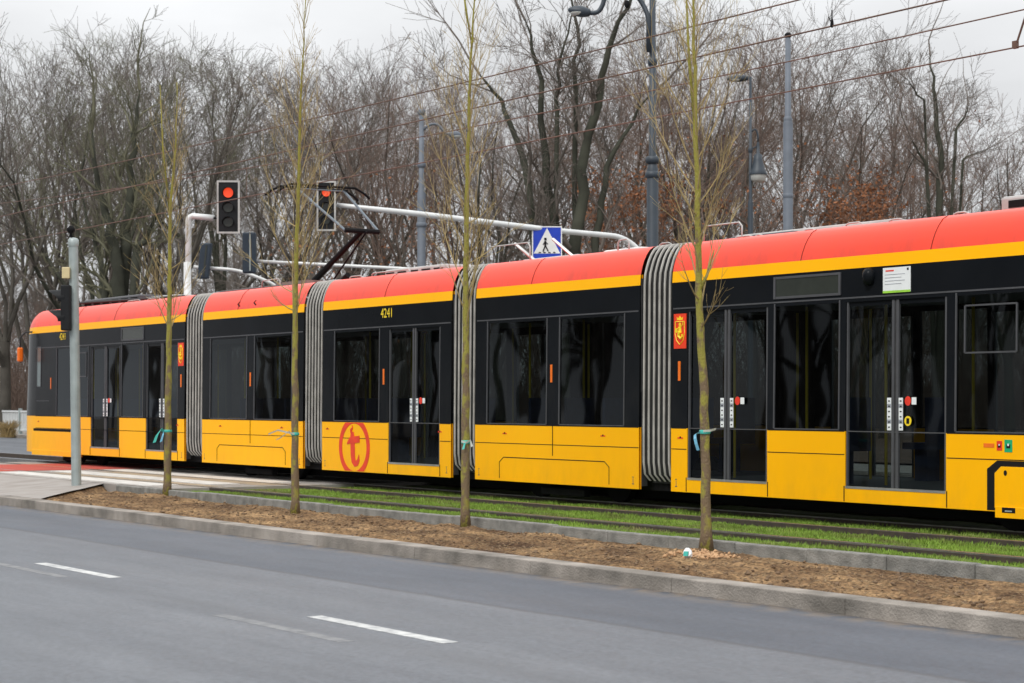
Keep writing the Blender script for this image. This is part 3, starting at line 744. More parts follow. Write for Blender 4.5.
# emblem panels: red plate with the city's mermaid arms in yellow
def emblem(X0, X1):
    f = MB().use('logored'); y = yside(2.2)-.006; f.box(X0, X1, y-.002, y+.01, 1.97, 2.41); o = f.build('city_arms_plate', parent=tram)
    o.rotation_euler = (0, 0, 0)
    g = MB().use('numyellow'); cx = (X0+X1)/2; w_ = (X1-X0); y1, y2 = y-.004, y-.002
    g.prism([(cx-.05, 2.33), (cx+.05, 2.33), (cx+.06, 2.37), (cx+.03, 2.352), (cx, 2.385), (cx-.03, 2.352), (cx-.06, 2.37)], y1, y2)
    # shield outline
    pts = [(cx-.085, 2.31), (cx-.09, 2.16), (cx-.06, 2.07), (cx, 2.02), (cx+.06, 2.07), (cx+.09, 2.16), (cx+.085, 2.31), (cx-.085, 2.31)]
    for (a, b_), (c, d) in zip(pts, pts[1:]): g.tube([(a, y1, b_), (c, y1, d)], .006, 4)
    g.prism([(cx+.022*cos(t*pi/5), 2.275+.024*sin(t*pi/5)) for t in range(10)], y1, y2)
    g.prism([(cx-.03, 2.17), (cx+.03, 2.17), (cx+.025, 2.25), (cx-.025, 2.25)], y1, y2)
    tail = [(cx, 2.18), (cx-.02, 2.13), (cx+.02, 2.095), (cx+.05, 2.12), (cx+.045, 2.15)]
    g.tube([(a, y1, b_) for a, b_ in tail], [.026, .024, .018, .012, .016], 6)
    g.tube([(cx+.02, y1, 2.24), (cx+.055, y1, 2.27), (cx+.06, y1, 2.30)], .008, 5); g.tube([(cx-.02, y1, 2.235), (cx-.055, y1, 2.21)], .008, 5)
    g.prism([(cx-.065+.024*cos(t*pi/5), 2.20+.03*sin(t*pi/5)) for t in range(10)], y1, y2)
    g.build('mermaid_arms', parent=o)
emblem(tx(673.5), tx(685.7)); emblem(mir(tx(685.7)), mir(tx(673.5)))
def marker(X):
    f = MB().use('orange'); y = yside(1.68); f.box(X-.022, X+.022, y-.006, y+.01, 1.565, 1.81); f.build('side_marker', parent=tram)
for X in (tx(679), tx(551), tx(383.3), tx(250), mir(tx(679)), tx(50.5), mir(tx(50.5))): marker(X)
# tram-operator roundel: ring cut by the panel edges with a flaming letter t
cx, cz = tx(354.3), .555; f = MB().use('logored'); y1, y2 = SIDE-.004, SIDE-.001
R0, R1 = .385, .485; n = 120
for i in range(n):
    t0, t1 = 2*pi*i/n, 2*pi*(i+1)/n
    P = [(cx+R0*cos(t0), cz+R0*sin(t0)), (cx+R1*cos(t0), cz+R1*sin(t0)), (cx+R1*cos(t1), cz+R1*sin(t1)), (cx+R0*cos(t1), cz+R0*sin(t1))]
    P = [(x, min(max(z, .172), .953)) for x, z in P]
    f.prism(P[::-1], y1, y2) if max(p[1] for p in P)-min(p[1] for p in P) > 1e-4 else None
def stroke(mb, pts, ws, lift=0):
    L1, R_ = [], []
    for i, (x, z) in enumerate(pts):
        a = pts[max(i-1, 0)]; b_ = pts[min(i+1, len(pts)-1)]; dx, dz = b_[0]-a[0], b_[1]-a[1]; l = sqrt(dx*dx+dz*dz)
        L1.append((x-dz/l*ws[i], z+dx/l*ws[i])); R_.append((x+dz/l*ws[i], z-dx/l*ws[i]))
    for i in range(len(pts)-1): mb.prism([L1[i], L1[i+1], R_[i+1], R_[i]], y1-.0015-lift, y2)
stroke(f, [(cx-.06, .80), (cx-.055, .70), (cx-.045, .55), (cx-.04, .42), (cx-.02, .335), (cx+.03, .29), (cx+.09, .30), (cx+.135, .35), (cx+.15, .44)], [.045, .065, .068, .066, .062, .055, .048, .035, .006])
stroke(f, [(cx-.22, .61), (cx-.13, .665), (cx, .675), (cx+.17, .69)], [.012, .05, .055, .055], .002)
stroke(f, [(cx-.08, .79), (cx-.10, .83), (cx-.05, .87), (cx-.06, .91)], [.03, .028, .016, .003], .004)
f.build('roundel_logo', parent=tram)
# push buttons by the cab
y = SIDE-.003
for xx, c, w_, h_ in ((tx(989), 'orange', .07, .022), (tx(999.5), 'stickred', .035, .05), (tx(1008.5), 'stickgreen', .05, .065)):
    f = MB().use(c); f.box(xx-w_, xx+w_, y, SIDE+.01, .845-h_, .845+h_); fo = f.build('side_label', parent=tram)
    if c != 'orange':
        g = MB().use('dark'); g.box(xx-w_*.5, xx+w_*.5, y-.002, y, .84-h_*.3, .84+h_*.3); g.use('paper').box(xx-w_*.2, xx+w_*.2, y-.003, y-.001, .845, .845+h_*.35); g.build('label_mark', parent=fo)
# roof fender vents on section B
for px in (236, 252):
    X = tx(px); f = MB().use('dark'); f.tube([(X+.07, SIDE+.085, 3.09), (X, SIDE+.07, 3.08), (X-.03, SIDE+.055, 3.05), (X+.06, SIDE+.045, 3.01)], .014, 6); f.build('roof_hook', parent=tram)

# roof equipment
def hoop(x0, x1, h, y=SIDE+.42, z0=3.30, mname='roofgrey', r=.011):
    f = MB().use(mname); f.tube([(x0, y, z0), (x0, y, z0+h*.8), (x0+.05, y, z0+h), (x1-.05, y, z0+h), (x1, y, z0+h*.8), (x1, y, z0)], r, 6)
    f.build('roof_handrail', parent=tram, smooth=True)
def rx(px, Y=SIDE+.42): return tx(px, Y)
def roofbox(x0, x1, y0, y1, z1, mname, z0=3.31, name='roof_unit', ribs=0):
    f = MB().use(mname); f.box(x0, x1, y0, y1, z0, z1); o = f.build(name, parent=tram, bevel=.03)
    if ribs:
        g = MB().use('dark'); dx = (x1-x0)/ribs
        for i in range(ribs): g.box(x0+dx*(i+.15), x0+dx*(i+.85), y0-.006, y0+.01, z0+.06, z1-.05)
        g.build('grille', parent=o)
    return o
for a, b_, h in ((889, 903, .07), (954, 968, .07), (846, 862, .08), (804, 815, .06), (736, 752, .06), (756, 762, .06), (704, 742, .24), (618, 629, .19), (660, 671, .08), (262, 280, .18), (372, 410, .10), (488, 530, .30), (440, 448, .08), (148, 160, .07), (128, 140, .07), (350, 362, .08)):
    hoop(rx(a), rx(b_), h)
roofbox(rx(995), rx(995)+2.2, SIDE+.5, YC+.7, 3.50, 'roofgrey', ribs=3)
roofbox(rx(725), rx(885), SIDE+.55, YC+.6, 3.40, 'roofgrey')
roofbox(rx(726), rx(790), SIDE+.46, YC+.7, 3.375, 'trim')
roofbox(rx(598), rx(636), SIDE+.5, YC+.6, 3.38, 'white', name='air_conditioner')
roofbox(rx(380), rx(440), SIDE+.5, YC+.6, 3.44, 'roofgrey', ribs=5)
roofbox(rx(505), rx(560), SIDE+.7, YC+.5, 3.40, 'roofgrey')
roofbox(rx(212), rx(250), SIDE+.6, YC+.5, 3.37, 'roofgrey')
roofbox(rx(80), rx(135), SIDE+.5, YC+.6, 3.50, 'trim', ribs=6)
roofbox(rx(140), rx(170), SIDE+.5, YC+.6, 3.42, 'roofgrey')
f = MB().use('alu'); f.tube([(rx(510), SIDE+.5, 3.62), (rx(528), SIDE+.6, 3.30)], .022, 6); f.build('roof_strut', parent=tram); f = MB().use('alu'); f.tube([(rx(548), SIDE+.5, 3.62), (rx(566), SIDE+.6, 3.30)], .022, 6); f.build('roof_strut', parent=tram)
f = MB().use('rubber'); f.tube([(rx(60), SIDE+.5, 3.34), (rx(68), SIDE+.45, 3.42), (rx(80), SIDE+.45, 3.44), (rx(150), SIDE+.45, 3.38), (rx(180), SIDE+.5, 3.36)], .025, 6); f.build('roof_cable', parent=tram, smooth=True)
f = MB().use('warm'); f.tube([(rx(215), SIDE+.45, 3.36), (rx(255), SIDE+.45, 3.36), (rx(300), SIDE+.45, 3.36)], .02, 6); f.build('roof_cable', parent=tram)

# pantograph
ZM[0] = False
def pp(px, py, Y): 
    X = tx(px, Y); d = Y/(SA+(px-512)/FPX*CA); return (X, Y, HC+(400-py)*d/FPX)
pg = MB().use('steel'); ax = tx(318, YC)
pg.box(ax-.6, ax+.5, YC-.5, YC+.5, 3.24, 3.34); po = pg.build('pantograph', parent=tram)
kn = pp(362, 231, YC)
f = MB().use('dark'); f.tube([(pp(314, 281, YC)), kn], [.055, .04], 8); f.tube([pp(334, 279, YC), (kn[0]+.12, YC+.02, kn[2]-.02)], .016, 6); f.tube([pp(348, 275, YC), pp(340, 283, YC)], .05, 6)
f.use('dark'); f.tube([(kn[0], YC-.32, kn[2]), (kn[0], YC+.32, kn[2])], .04, 8); f.build('lower_arm', parent=po)
hd = pp(318, 187, YC)
f = MB().use('pantogrey'); f.tube([(kn[0], YC-.32, kn[2]), (hd[0]+.1, YC-.46, hd[2]-.06)], .022, 6); f.tube([(kn[0], YC+.32, kn[2]), (hd[0]+.1, YC+.46, hd[2]-.06)], .022, 6)
f.tube([(hd[0]+.1, YC-.46, hd[2]-.06), (hd[0]+.1, YC+.46, hd[2]-.06)], .015, 6); f.build('upper_arm', parent=po)
f = MB().use('dark')
for dx in (-.2, .2):
    pts = [(hd[0]+dx, YC-.90, hd[2]-.17), (hd[0]+dx, YC-.80, hd[2]-.09), (hd[0]+dx, YC-.62, hd[2]-.005), (hd[0]+dx, YC+.62, hd[2]-.005), (hd[0]+dx, YC+.80, hd[2]-.09), (hd[0]+dx, YC+.90, hd[2]-.17)]
    f.tube(pts, .022, 6)
for y in (-.46, .46): f.tube([(hd[0]-.2, YC+y, hd[2]-.05), (hd[0]+.2, YC+y, hd[2]-.05)], .018, 6)
f.build('collector_head', parent=po)

# running gear
for S, sl in ((SA_, (.22, )), (SB, (.5,)), (SD, (.5,)), (SE, (.78,))):
    for q in sl:
        Xc = S['x0']+(S['x1']-S['x0'])*q
        bg_ = MB().use('dark'); bg_.box(Xc-1.2, Xc+1.2, YC-.95, YC-.8, .22, .5); bg_.box(Xc-1.2, Xc+1.2, YC+.8, YC+.95, .22, .5); bg_.box(Xc-.3, Xc+.3, YC-.8, YC+.8, .25, .45)
        bg_.box(Xc-.5, Xc+.5, YC-1.02, YC-.9, .06, .16)
        bo = bg_.build('bogie', parent=tram, bevel=.02)
        for dx in (-.9, .9):
            for yy in (15.25, 16.69):
                wh = MB().use('dark'); r = .29
                P = [(Xc+dx+r*cos(t*pi/12), .0+r+r*sin(t*pi/12)) for t in range(24)]; wh.prism(P, yy-.05, yy+.05); wh.build('wheel', parent=bo)
uf = MB().use('dark')
uf.box(secs[0]['x0']+.1, secs[4]['x1']-.1, SIDE+.22, YC+.95, .20, .33)
uf.box(secs[0]['x0']+.5, secs[4]['x1']-.5, SIDE+.62, YC+.55, .07, .21)
uf.build('underframe', parent=tram)

# ------------------------------------------------------------------ STREET TREES (young, tied)
M['youngbark'] = mat('lichen_bark', (.30, .24, .065), .9, c2=(.15, .11, .06), scale=14, bump=.8, bscale=70, stretch=(1, 1, .6), sharp=True)
M['youngtwig'] = mat('young_twigs', (.40, .31, .14), .8, c2=(.27, .20, .09), scale=3)
_nt = M['youngbark'].node_tree; _N, _L = _nt.nodes, _nt.links; _rp = [n for n in _N if n.type == 'VALTORGB'][0]; _f = _rp.inputs[0].links[0].from_socket
_g = _N.new('ShaderNodeNewGeometry'); _s = _N.new('ShaderNodeSeparateXYZ'); _L.new(_g.outputs['Position'], _s.inputs[0])
_r = _N.new('ShaderNodeMapRange'); _r.inputs[1].default_value = .8; _r.inputs[2].default_value = 3.2; _r.inputs[3].default_value = -.06; _r.inputs[4].default_value = .12; _L.new(_s.outputs['Z'], _r.inputs[0])
_a = _N.new('ShaderNodeMath'); _a.operation = 'ADD'; _L.new(_f, _a.inputs[0]); _L.new(_r.outputs[0], _a.inputs[1]); _L.new(_a.outputs[0], _rp.inputs[0])
_rp.color_ramp.elements[0].color = (.17, .12, .07, 1); _rp.color_ramp.elements[1].color = (.27, .245, .045, 1)
def interp_path(P, z):
    for a, b_ in zip(P, P[1:]):
        if a[2] <= z <= b_[2]:
            t = (z-a[2])/(b_[2]-a[2]); return Vector(a).lerp(Vector(b_), t)
    return Vector(P[-1])
def young_tree(label, px, depth, path, r0, zlow, ztop, seed, nbr, forks=(), lens=1.0):
    rn = random.Random(seed); bx, by, _ = at(px, depth); base = (bx, by, -.13)
    t = empty('young_street_tree', base, label, 'tree', 'young bare street trees planted along the soil strip')
    P = [(bx+SA*(x-px)/FPX*depth, by+CA*(x-px)/FPX*depth, HC+(400-y)/FPX*depth) for x, y in path]; P[0] = base
    zt = P[-1][2]
    fine = []; 
    for a, b_ in zip(P, P[1:]):
        m = max(2, int((b_[2]-a[2])/.18))
        for i in range(m): 
            v = Vector(a).lerp(Vector(b_), i/m); v.x += rn.uniform(-.007, .007); v.y += rn.uniform(-.007, .007); fine.append(tuple(v))
    fine.append(P[-1])
    def rad(z):
        u = (z+.13)/(zt+.13); return max(.006, r0*(1-u)**.75*(.9+.2*(1-u)))+(.02*math.exp(-(z+.13)/.08))
    tr = MB().use('youngbark'); tr.tube(fine, [rad(p[2])*rn.uniform(.93, 1.09) for p in fine], 10)
    for x0, y0, x1, y1, xm, ym in forks:
        Q = [(bx+SA*(x-px)/FPX*depth, by+CA*(x-px)/FPX*depth, HC+(400-y)/FPX*depth) for x, y in ((x0, y0), (xm, ym), (x1, y1))]
        tr.tube(Q, [rad(Q[0][2])*.75, .014, .005], 6)
    tr.build('trunk', parent=t, smooth=True)
    cr = MB().use('youngtwig')
    def br(p, d, ln, r, lev):
        n = 5 if lev == 0 else 3; pts = [p.copy()]; q = p.copy(); dd = d.copy()
        for i in range(n):
            dd = (dd+Vector((rn.uniform(-.10, .10), rn.uniform(-.10, .10), .11+.05*rn.random()))).normalized(); q = q+dd*(ln/n); pts.append(q.copy())
        cr.tube(pts, [max(.0015, r*(1-i/(n+.6))) for i in range(n+1)], 5 if lev == 0 else 3, cap=False)
        if lev < 2:
            k = int(ln*(7 if lev == 0 else 6))+1
            for _ in range(k):
                u = rn.uniform(.2, .98); i = min(n-1, int(u*n)); s = pts[i].lerp(pts[i+1], u*n-i); ax = (pts[i+1]-pts[i]).normalized()
                a = rn.uniform(0, 2*pi); side = ax.cross(Vector((cos(a), sin(a), .3))).normalized()
                br(s, (ax+side*rn.uniform(.35, .8)).normalized(), ln*rn.uniform(.22, .5), r*.42, lev+1)
    for i in range(nbr):
        u = (i+rn.random())/nbr; z = zlow+(ztop-zlow)*u**.9; p = interp_path(P, z); a = i*2.399+rn.uniform(-.4, .4)
        up = rn.uniform(1.1, 2.2); d = Vector((cos(a), sin(a), up)).normalized()
        ln = lens*(1.25-.8*u)*rn.uniform(.55, 1.1)
        if rn.random() < .25 and u < .35: d = Vector((cos(a), sin(a), .35)).normalized(); ln *= .6
        br(p, d, ln, .0045+.005*(1-u), 0)
    cr.build('crown', parent=t)
    return t, P, rad
def tie(t, P, rad, z, label, kind, seed):
    rn = random.Random(seed); p = interp_path(P, z); r = rad(z)+.006
    o = empty('tree_tie', (p.x, p.y, z), label, 'plastic tie')
    b = MB().use('tape'); prof = [(r, -.018), (r+.004, -.01), (r+.004, .01), (r, .02)]
    b.lathe(prof, (p.x, p.y, z), 14); b.build('band', parent=o, smooth=True)
    rv = Vector((SA, CA, 0)); f = Vector((CA, -SA, 0))   # camera-right and towards the road
    b = MB()
    def ribbon(pts, w_, mname):
        b.use(mname); rows = [[], []]
        for x, y, z_, tw in pts:
            c = p+rv*x+f*y; c.z = z+z_; u = (rv*sin(tw)+f*cos(tw)*.4+Vector((0, 0, cos(tw)*.8))).normalized()*w_
            rows[0].append(c-u); rows[1].append(c+u)
        b.grid(rows)
    if kind == 0:
        ribbon([(-r, r, 0, .2), (-r-.05, .07, -.02, .8), (-r-.05, .08, -.06, 1.2), (-r-.04, .08, -.11, 1.5), (-r-.02, .07, -.17, 1.3)], .014, 'tape3')
        ribbon([(-.02, r+.01, .01, 0), (.05, r+.02, .015, .1), (.10, r, .03, .2)], .012, 'tape2')
    elif kind == 1:
        ribbon([(0, r+.01, 0, .1), (-.08, r+.03, .02, .2), (-.2, .1, .05, .3), (-.32, .09, 0, .1)], .012, 'tape2')
        ribbon([(-r, r, 0, .5), (-.06, .1, .04, .3), (-.16, .1, -.04, .2), (-.22, .1, -.07, .2)], .009, 'tape2')
    elif kind == 2:
        ribbon([(-r, r, 0, .2), (-.09, .08, .03, .6), (-.15, .08, -.06, 1.0), (-.19, .08, -.17, 1.2)], .026, 'tape')
        ribbon([(-r, r, .0, .2), (-.06, .09, -.06, .9), (-.09, .09, -.16, 1.1)], .02, 'tape3')
    else:
        ribbon([(-r, r, .01, 0), (0, r+.02, -.01, .1), (.05, r+.01, .02, .2), (.07, r, -.05, 1.0)], .014, 'tape2')
        ribbon([(-.01, r+.015, .0, .8), (-.03, r+.03, -.08, 1.3)], .014, 'tape')
    b.build('loose_end', parent=o)
T = []
T.append(young_tree('young bare tree with thickest yellow lichened trunk, before the right tram section', 706, 18.5,
    [(706, 553), (705.5, 450), (702, 350), (699, 290), (697, 190), (695, 90), (693, 0), (691, -90)], .048, 1.95, 6.0, 11, 46, forks=((697, 150, 684, -60, 689, 60), (699, 292, 714, 250, 707, 275)), lens=1.15))
T.append(young_tree('young bare mossy tree in front of the bellows left of the blue crossing sign', 465, 22.0,
    [(465, 528), (466, 440), (465.5, 300), (467, 200), (470, 80), (474, 0), (477, -60)], .047, 2.0, 6.0, 23, 40, forks=((471, 40, 462, -20, 466, 10),), lens=1.2))
T.append(young_tree('young bare tree in front of the pantograph, beside the red roundel', 295, 24.5,
    [(295, 515), (295, 440), (295, 320), (298, 200), (300, 120), (303, 60), (306, -6)], .047, 2.1, 6.2, 37, 44, lens=1.15))
T.append(young_tree('slender young bare tree with forked top in front of the first tram section', 167, 29.3,
    [(168, 496), (168, 430), (169, 330), (170, 220), (171, 200), (176, 140), (177, 82)], .055, 2.1, 5.6, 41, 38, forks=((170, 215, 160, 85, 163, 150),), lens=1.1))
for (t, P, rad), y, d, k, lab in zip(T, (432, 442, 434, 431), (18.5, 22, 24.5, 29.3), (0, 3, 1, 2),
    ('green and pale blue plastic tie round the nearest, rightmost young tree', 'small green and white plastic tie on the second young tree from the right',
     'white plastic tie sticking out from the trunk beside the red roundel', 'teal plastic tie hanging on the trunk in front of the first tram section')):
    tie(t, P, rad, HC+(400-y)/FPX*d, lab, k, 3)

# crumpled litter by the nearest tree
x, y, _ = at(688, 17.7); li = MB().use('tape2'); rn = random.Random(9)
rows = []
for i in range(7):
    th = pi*i/6; rows.append([(x+.045*sin(th)*cos(k*pi/5)*rn.uniform(.7, 1.2)*(1 if k < 10 else 1), y+.045*sin(th)*sin(k*pi/5)*rn.uniform(.7, 1.2), -.06-.05*cos(th)*rn.uniform(.9, 1.1)) for k in range(10)])
for r_ in rows: r_.append(r_[0])
li.grid(rows); lo = li.build('crumpled_wrapper', 'paper'); tag(lo, 'crumpled white and green wrapper lying on the soil beside the nearest tree', 'litter')
lj = MB().use('tape'); lj.obox((x+.02, y-.04, -.06), (.02, .008, 0), (-.002, .006, 0), (0, .004, .02)); lj.build('green_flap', parent=lo)

# ------------------------------------------------------------------ POLES, SIGNALS, SIGNS
def signal_head(name, parent, c, right, facing, w_, h_, lit=True, border=True, lenses=3, dp=.2):
    """c centre, right/facing unit vectors"""
    c, rv, f = Vector(c), Vector(right).normalized(), Vector(facing).normalized(); U = Vector((0, 0, 1))
    hd = MB().use('sigblack' if border else 'sigblue'); hd.obox(c-f*dp/2, rv*w_*.33, f*dp/2, U*h_*.47)
    if border:
        hd.use('sigblack').obox(c-f*.005, rv*w_/2, f*.008, U*h_/2)
        b = .02
        hd.use('roofgrey')
        for s in (-1, 1):
            hd.obox(c+rv*s*(w_/2)+f*.006, rv*b, f*.012, U*(h_/2+b)); hd.obox(c+U*s*(h_/2)+f*.006, rv*(w_/2-b), f*.0115, U*b)
    o = hd.build(name, parent=parent, bevel=0)
    for k in range(lenses):
        q = c+U*h_*(.28-.285*k)+f*.012; R = w_*.235
        ln = MB().use('lensred' if (k == 0 and lit) else 'lensdark'); n = 20; pts = [q+(rv*cos(2*pi*i/n)+U*sin(2*pi*i/n))*R for i in range(n)]
        ln.face([tuple(p+f*.012) for p in pts]); ln.build('lens', parent=o)
        vz = MB().use('sigblack'); rows = [[], []]
        for i in range(13):
            a = pi*(-.12)+pi*1.24*i/12; e = rv*cos(a)*R*1.12+U*sin(a)*R*1.12; rows[0].append(tuple(q+e)); rows[1].append(tuple(q+e*1.0+f*(.17*(.35+.65*max(0, sin(a)))) - U*.02))
        vz.grid(rows); rows2 = [[tuple(Vector(p)*1+ (Vector(p)-q).normalized()*.006) for p in r] for r in rows]; vz.grid(rows2[::-1]); vz.build('visor', parent=o, smooth=True)
    return o
def to_cam(x, y): return Vector((-x, -y, 0)).normalized()
CR = Vector((SA, CA, 0)); CF = Vector((-CA, SA, 0))
def P3(px, py, d): return at(px, d, py)
# leftmost kerbside signal post
bx, by, _ = at(76.5, 31.25)
sp_ = empty('signal_post', (bx, by, -.12), 'grey kerbside signal post with a side-on black signal, at the soil strip end', 'signal post')
f = MB().use('postgrey'); ztop = P3(75, 245, 31.25)[2]
f.tube([(bx, by, -.12), (bx-.03, by-.04, ztop)], [.078, .074], 16); f.tube([(bx, by, -.12), (bx, by, -.09)], .12, 12); f.build('post', parent=sp_, smooth=False)
bx2, by2 = bx-.03, by-.04
f = MB().use('postgrey'); f.lathe([(.082, 0), (.085, .03), (.085, .10), (.06, .13), (.0, .14)], (bx2, by2, ztop-.02), 14); co = f.build('post_cap', parent=sp_, smooth=True)
f = MB().use('dark'); f.lathe([(.0, 0), (.03, .01), (.02, .06), (.06, .10), (.065, .14), (.03, .18), (0, .19)], (bx2-.03, by2-.03, ztop+.12), 12); f.build('detector', parent=sp_, smooth=True)
c = Vector(P3(66.5, 273, 31.2)); f = MB().use('cream'); f.obox(c, CR*.06, CF*.07, (0, 0, .09)); f.build('push_button_box', parent=sp_, bevel=.01)
c = Vector(P3(67, 308, 31.2)); f = MB().use('sigblack'); f.obox(c, CR*.075, CF*.13, (0, 0, .36)); ho = f.build('signal_head', parent=sp_, bevel=.02)
for yy in (298, 318):
    q = Vector(P3(66, yy, 31.2)); vz = MB().use('sigblack'); rows = [[], []]
    for i in range(15):
        a = -pi*.15+pi*1.3*i/14; e = CF*cos(a)*.13+Vector((0, 0, 1))*sin(a)*.13
        rows[0].append(tuple(q+e)); rows[1].append(tuple(q+e*.9-CR*(.10+.17*max(0, sin(a)))+Vector((0, 0, .0))))
    vz.grid(rows); vz.grid([[tuple(Vector(p)+(Vector(p)-q).normalized()*.008) for p in r] for r in rows[::-1]]); vz.build('visor', parent=ho, smooth=True)
# signal A: swan-neck mast, lit red
def curve3(P, n=6):
    """round the corners of a polyline"""
    P = [Vector(p) for p in P]; out = [P[0]]
    for i in range(1, len(P)-1):
        a, b_, c = P[i-1], P[i], P[i+1]; r = min((b_-a).length, (c-b_).length, 1.0)*.48
        s = b_+(a-b_).normalized()*r; e_ = b_+(c-b_).normalized()*r
        for k in range(n+1):
            t = k/n; out.append((s*(1-t)+b_*t)*(1-t)+(b_*(1-t)+e_*t)*t)
    out.append(P[-1]); return out
D = 44.0
def ground_pt(px, d): x, y, _ = at(px, d); return Vector((x, y, -.2))
g = ground_pt(187.5, D); s1 = empty('traffic_signal', g, 'pale swan-neck mast carrying a white-edged red-lit signal, left of the pantograph', 'traffic signal')
f = MB().use('mast'); f.tube(curve3([tuple(g), P3(188.5, 219, D), P3(192, 216, D), P3(214, 218, D-.1)]), .068, 12)
pts = [g, Vector(P3(187.5, 262, D))]; f.tube(pts, .085, 12); f.build('mast', parent=s1, smooth=True)
c = Vector(P3(228.3, 207, D-.2)); fc = (to_cam(c.x, c.y)*1+CR*(-.12)).normalized(); rv = Vector((-fc.y, fc.x, 0))
signal_head('signal_head', s1, c, rv, fc, .47, 1.14)
f = MB().use('sigblack'); f.tube([P3(213, 218, D-.1), P3(226, 218, D-.1)], .03, 6); f.build('bracket', parent=s1)
# signal B: arm curving down, head seen from behind
D = 46.5; g = ground_pt(279, D); s2 = empty('traffic_signal', g, 'low curved mast arm with a small slanted blue-grey signal head, beside the swan-neck mast', 'traffic signal')
f = MB().use('mast'); f.tube(curve3([tuple(g), P3(279, 287, D), P3(262, 279, D), P3(238, 270, D), P3(194, 267, D)], 5), .04, 10); f.build('mast', parent=s2, smooth=True)
c = Vector(P3(205, 261, D-.1)); f = MB().use('sigblue'); tl = Vector((0, 0, 1))+CR*.10
f.obox(c, CR*.13, CF*.12, tl*.42); ho = f.build('signal_head', parent=s2, bevel=.03); f = MB().use('lensdark'); f.obox(c+CR*.02-CF*.125, CR*.02, CF*.01, tl*.36); f.build('head_seam', parent=ho)
# signal C
D = 45.5; g = ground_pt(430, D); s3 = empty('traffic_signal', g, 'straight pale mast arm with a dark upright signal head on its left end', 'traffic signal')
f = MB().use('mast'); f.tube(curve3([tuple(g), P3(430, 273, D), P3(410, 269, D), P3(332, 265, D), P3(252, 261, D)], 5), .038, 10); f.build('mast', parent=s3, smooth=True)
c = Vector(P3(249.5, 253, D-.1)); f = MB().use('sigblue'); f.obox(c, CR*.15, CF*.13, (0, 0, .47)); ho = f.build('signal_head', parent=s3, bevel=.03)
f = MB().use('postgrey'); f.obox(c+CR*.03-CF*.14, CR*.015, CF*.01, (0, 0, .42)); f.build('head_seam', parent=ho)
# signal D: long arm with lit red signal
D = 50.0; g = ground_pt(650, D); s4 = empty('traffic_signal', g, 'long pale mast arm over the tram roof with a red-lit signal behind the pantograph', 'traffic signal')
f = MB().use('mast'); Pl = curve3([tuple(g), P3(650, 262, D), P3(626, 237, D), P3(560, 231, D-.8), P3(420, 214, D-1.9), P3(337, 205, D-2.6)], 6)
f.tube(Pl, [.08]*3+[.068]*(len(Pl)-4)+[.05], 12); f.build('mast', parent=s4, smooth=True)
D = 47.2; c = Vector(P3(326.3, 206, D)); fc = (to_cam(c.x, c.y)*1+CR*(-.1)).normalized(); rv = Vector((-fc.y, fc.x, 0))
signal_head('signal_head', s4, c, rv, fc, .42, 1.16)
# crossing sign hanging from the long arm
D = 49.0; c = Vector(P3(547, 243.5, D)); f = MB().use('white'); w2, h2 = .375, .43
U = Vector((0, 0, 1)); f.obox(c, CR*w2, CF*.012, U*h2); so_ = f.build('crossing_sign', parent=None)
tag(so_, 'blue pedestrian crossing sign with white triangle hanging from the long mast arm', 'sign')
def plate(name, m, pts, off, parent):
    b = MB().use(m); b.face([tuple(c+CR*x+U*z-CF*off) for x, z in pts]); return b.build(name, parent=parent)
plate('blue_field', 'signblue', [(-.345, -.40), (.345, -.40), (.345, .40), (-.345, .40)], .014, so_)
plate('white_triangle', 'white', [(-.33, -.25), (.33, -.25), (0, .385)], .017, so_)
b = MB().use('dark')
def q_(x, z): return tuple(c+CR*x+U*z-CF*.022)
b.tube([q_(-.045, .06), q_(-.045, -.06)], .026, 6); b.tube([q_(-.045, -.05), q_(-.10, -.20)], .017, 6); b.tube([q_(-.045, -.05), q_(.03, -.19)], .017, 6)
b.tube([q_(-.045, .05), q_(-.10, -.03)], .012, 6); b.tube([q_(-.045, .05), q_(.02, -.02)], .012, 6); b.obox(c+CR*-.04+U*.11-CF*.022, CR*.028, CF*.008, U*.03)
for k in range(4): b.obox(c+CR*(-.18+.12*k)+U*-.225-CF*.02, CR*.03, CF*.003, U*.012)
b.build('walking_figure', parent=so_)

# lamp and wire poles
def pole(label, name, px, D, ytop, r0, r1, ystep, m, rings, cat='street lamp'):
    g = ground_pt(px, D); o = empty(name, g, label, cat); zt = P3(px, ytop, D)[2]; zs = P3(px, ystep, D)[2]
    f = MB().use(m); x, y = g.x, g.y
    f.lathe([(r0*1.5, 0), (r0*1.5, .5), (r0, .6), (r0, zs+.2-.1), (r1*1.2, zs+.2), (r1, zs+.25), (r1*.8, zt+.2), (0, zt+.2)], (x, y, -.2), 14)
    po_ = f.build('pole', parent=o, smooth=True)
    for yy, rr in rings:
        z = P3(px, yy, D)[2]; q = MB().use(m); q.lathe([(rr*.8, -.08), (rr, -.05), (rr, .05), (rr*.8, .08)], (x, y, z), 14); q.build('collar', parent=po_, smooth=True)
    return o
D = 45.0; o = pole('tall blue-grey lamp post with a black lamp arm, rising behind the rightmost bellows', 'street_lamp', 652.5, D, -60, .135, .085, 165, 'lamppole', [(62, .11), (160, .16), (175, .17)])
f = MB().use('lamppole'); f.tube(curve3([P3(648.5, 52, D-.1), P3(648.5, 16, D-.1), P3(642, 2, D), P3(625, -18, D), P3(606, -10, D), P3(603, 5, D), P3(598, 13, D), P3(586, 13, D)], 4), .055, 8); f.build('arm', parent=o, smooth=True)
f = MB().use('lamppole'); 
for yy in (20, 45): f.tube([P3(648, yy, D-.1), P3(653, yy, D)], .03, 6)
f.build('clamp', parent=o)
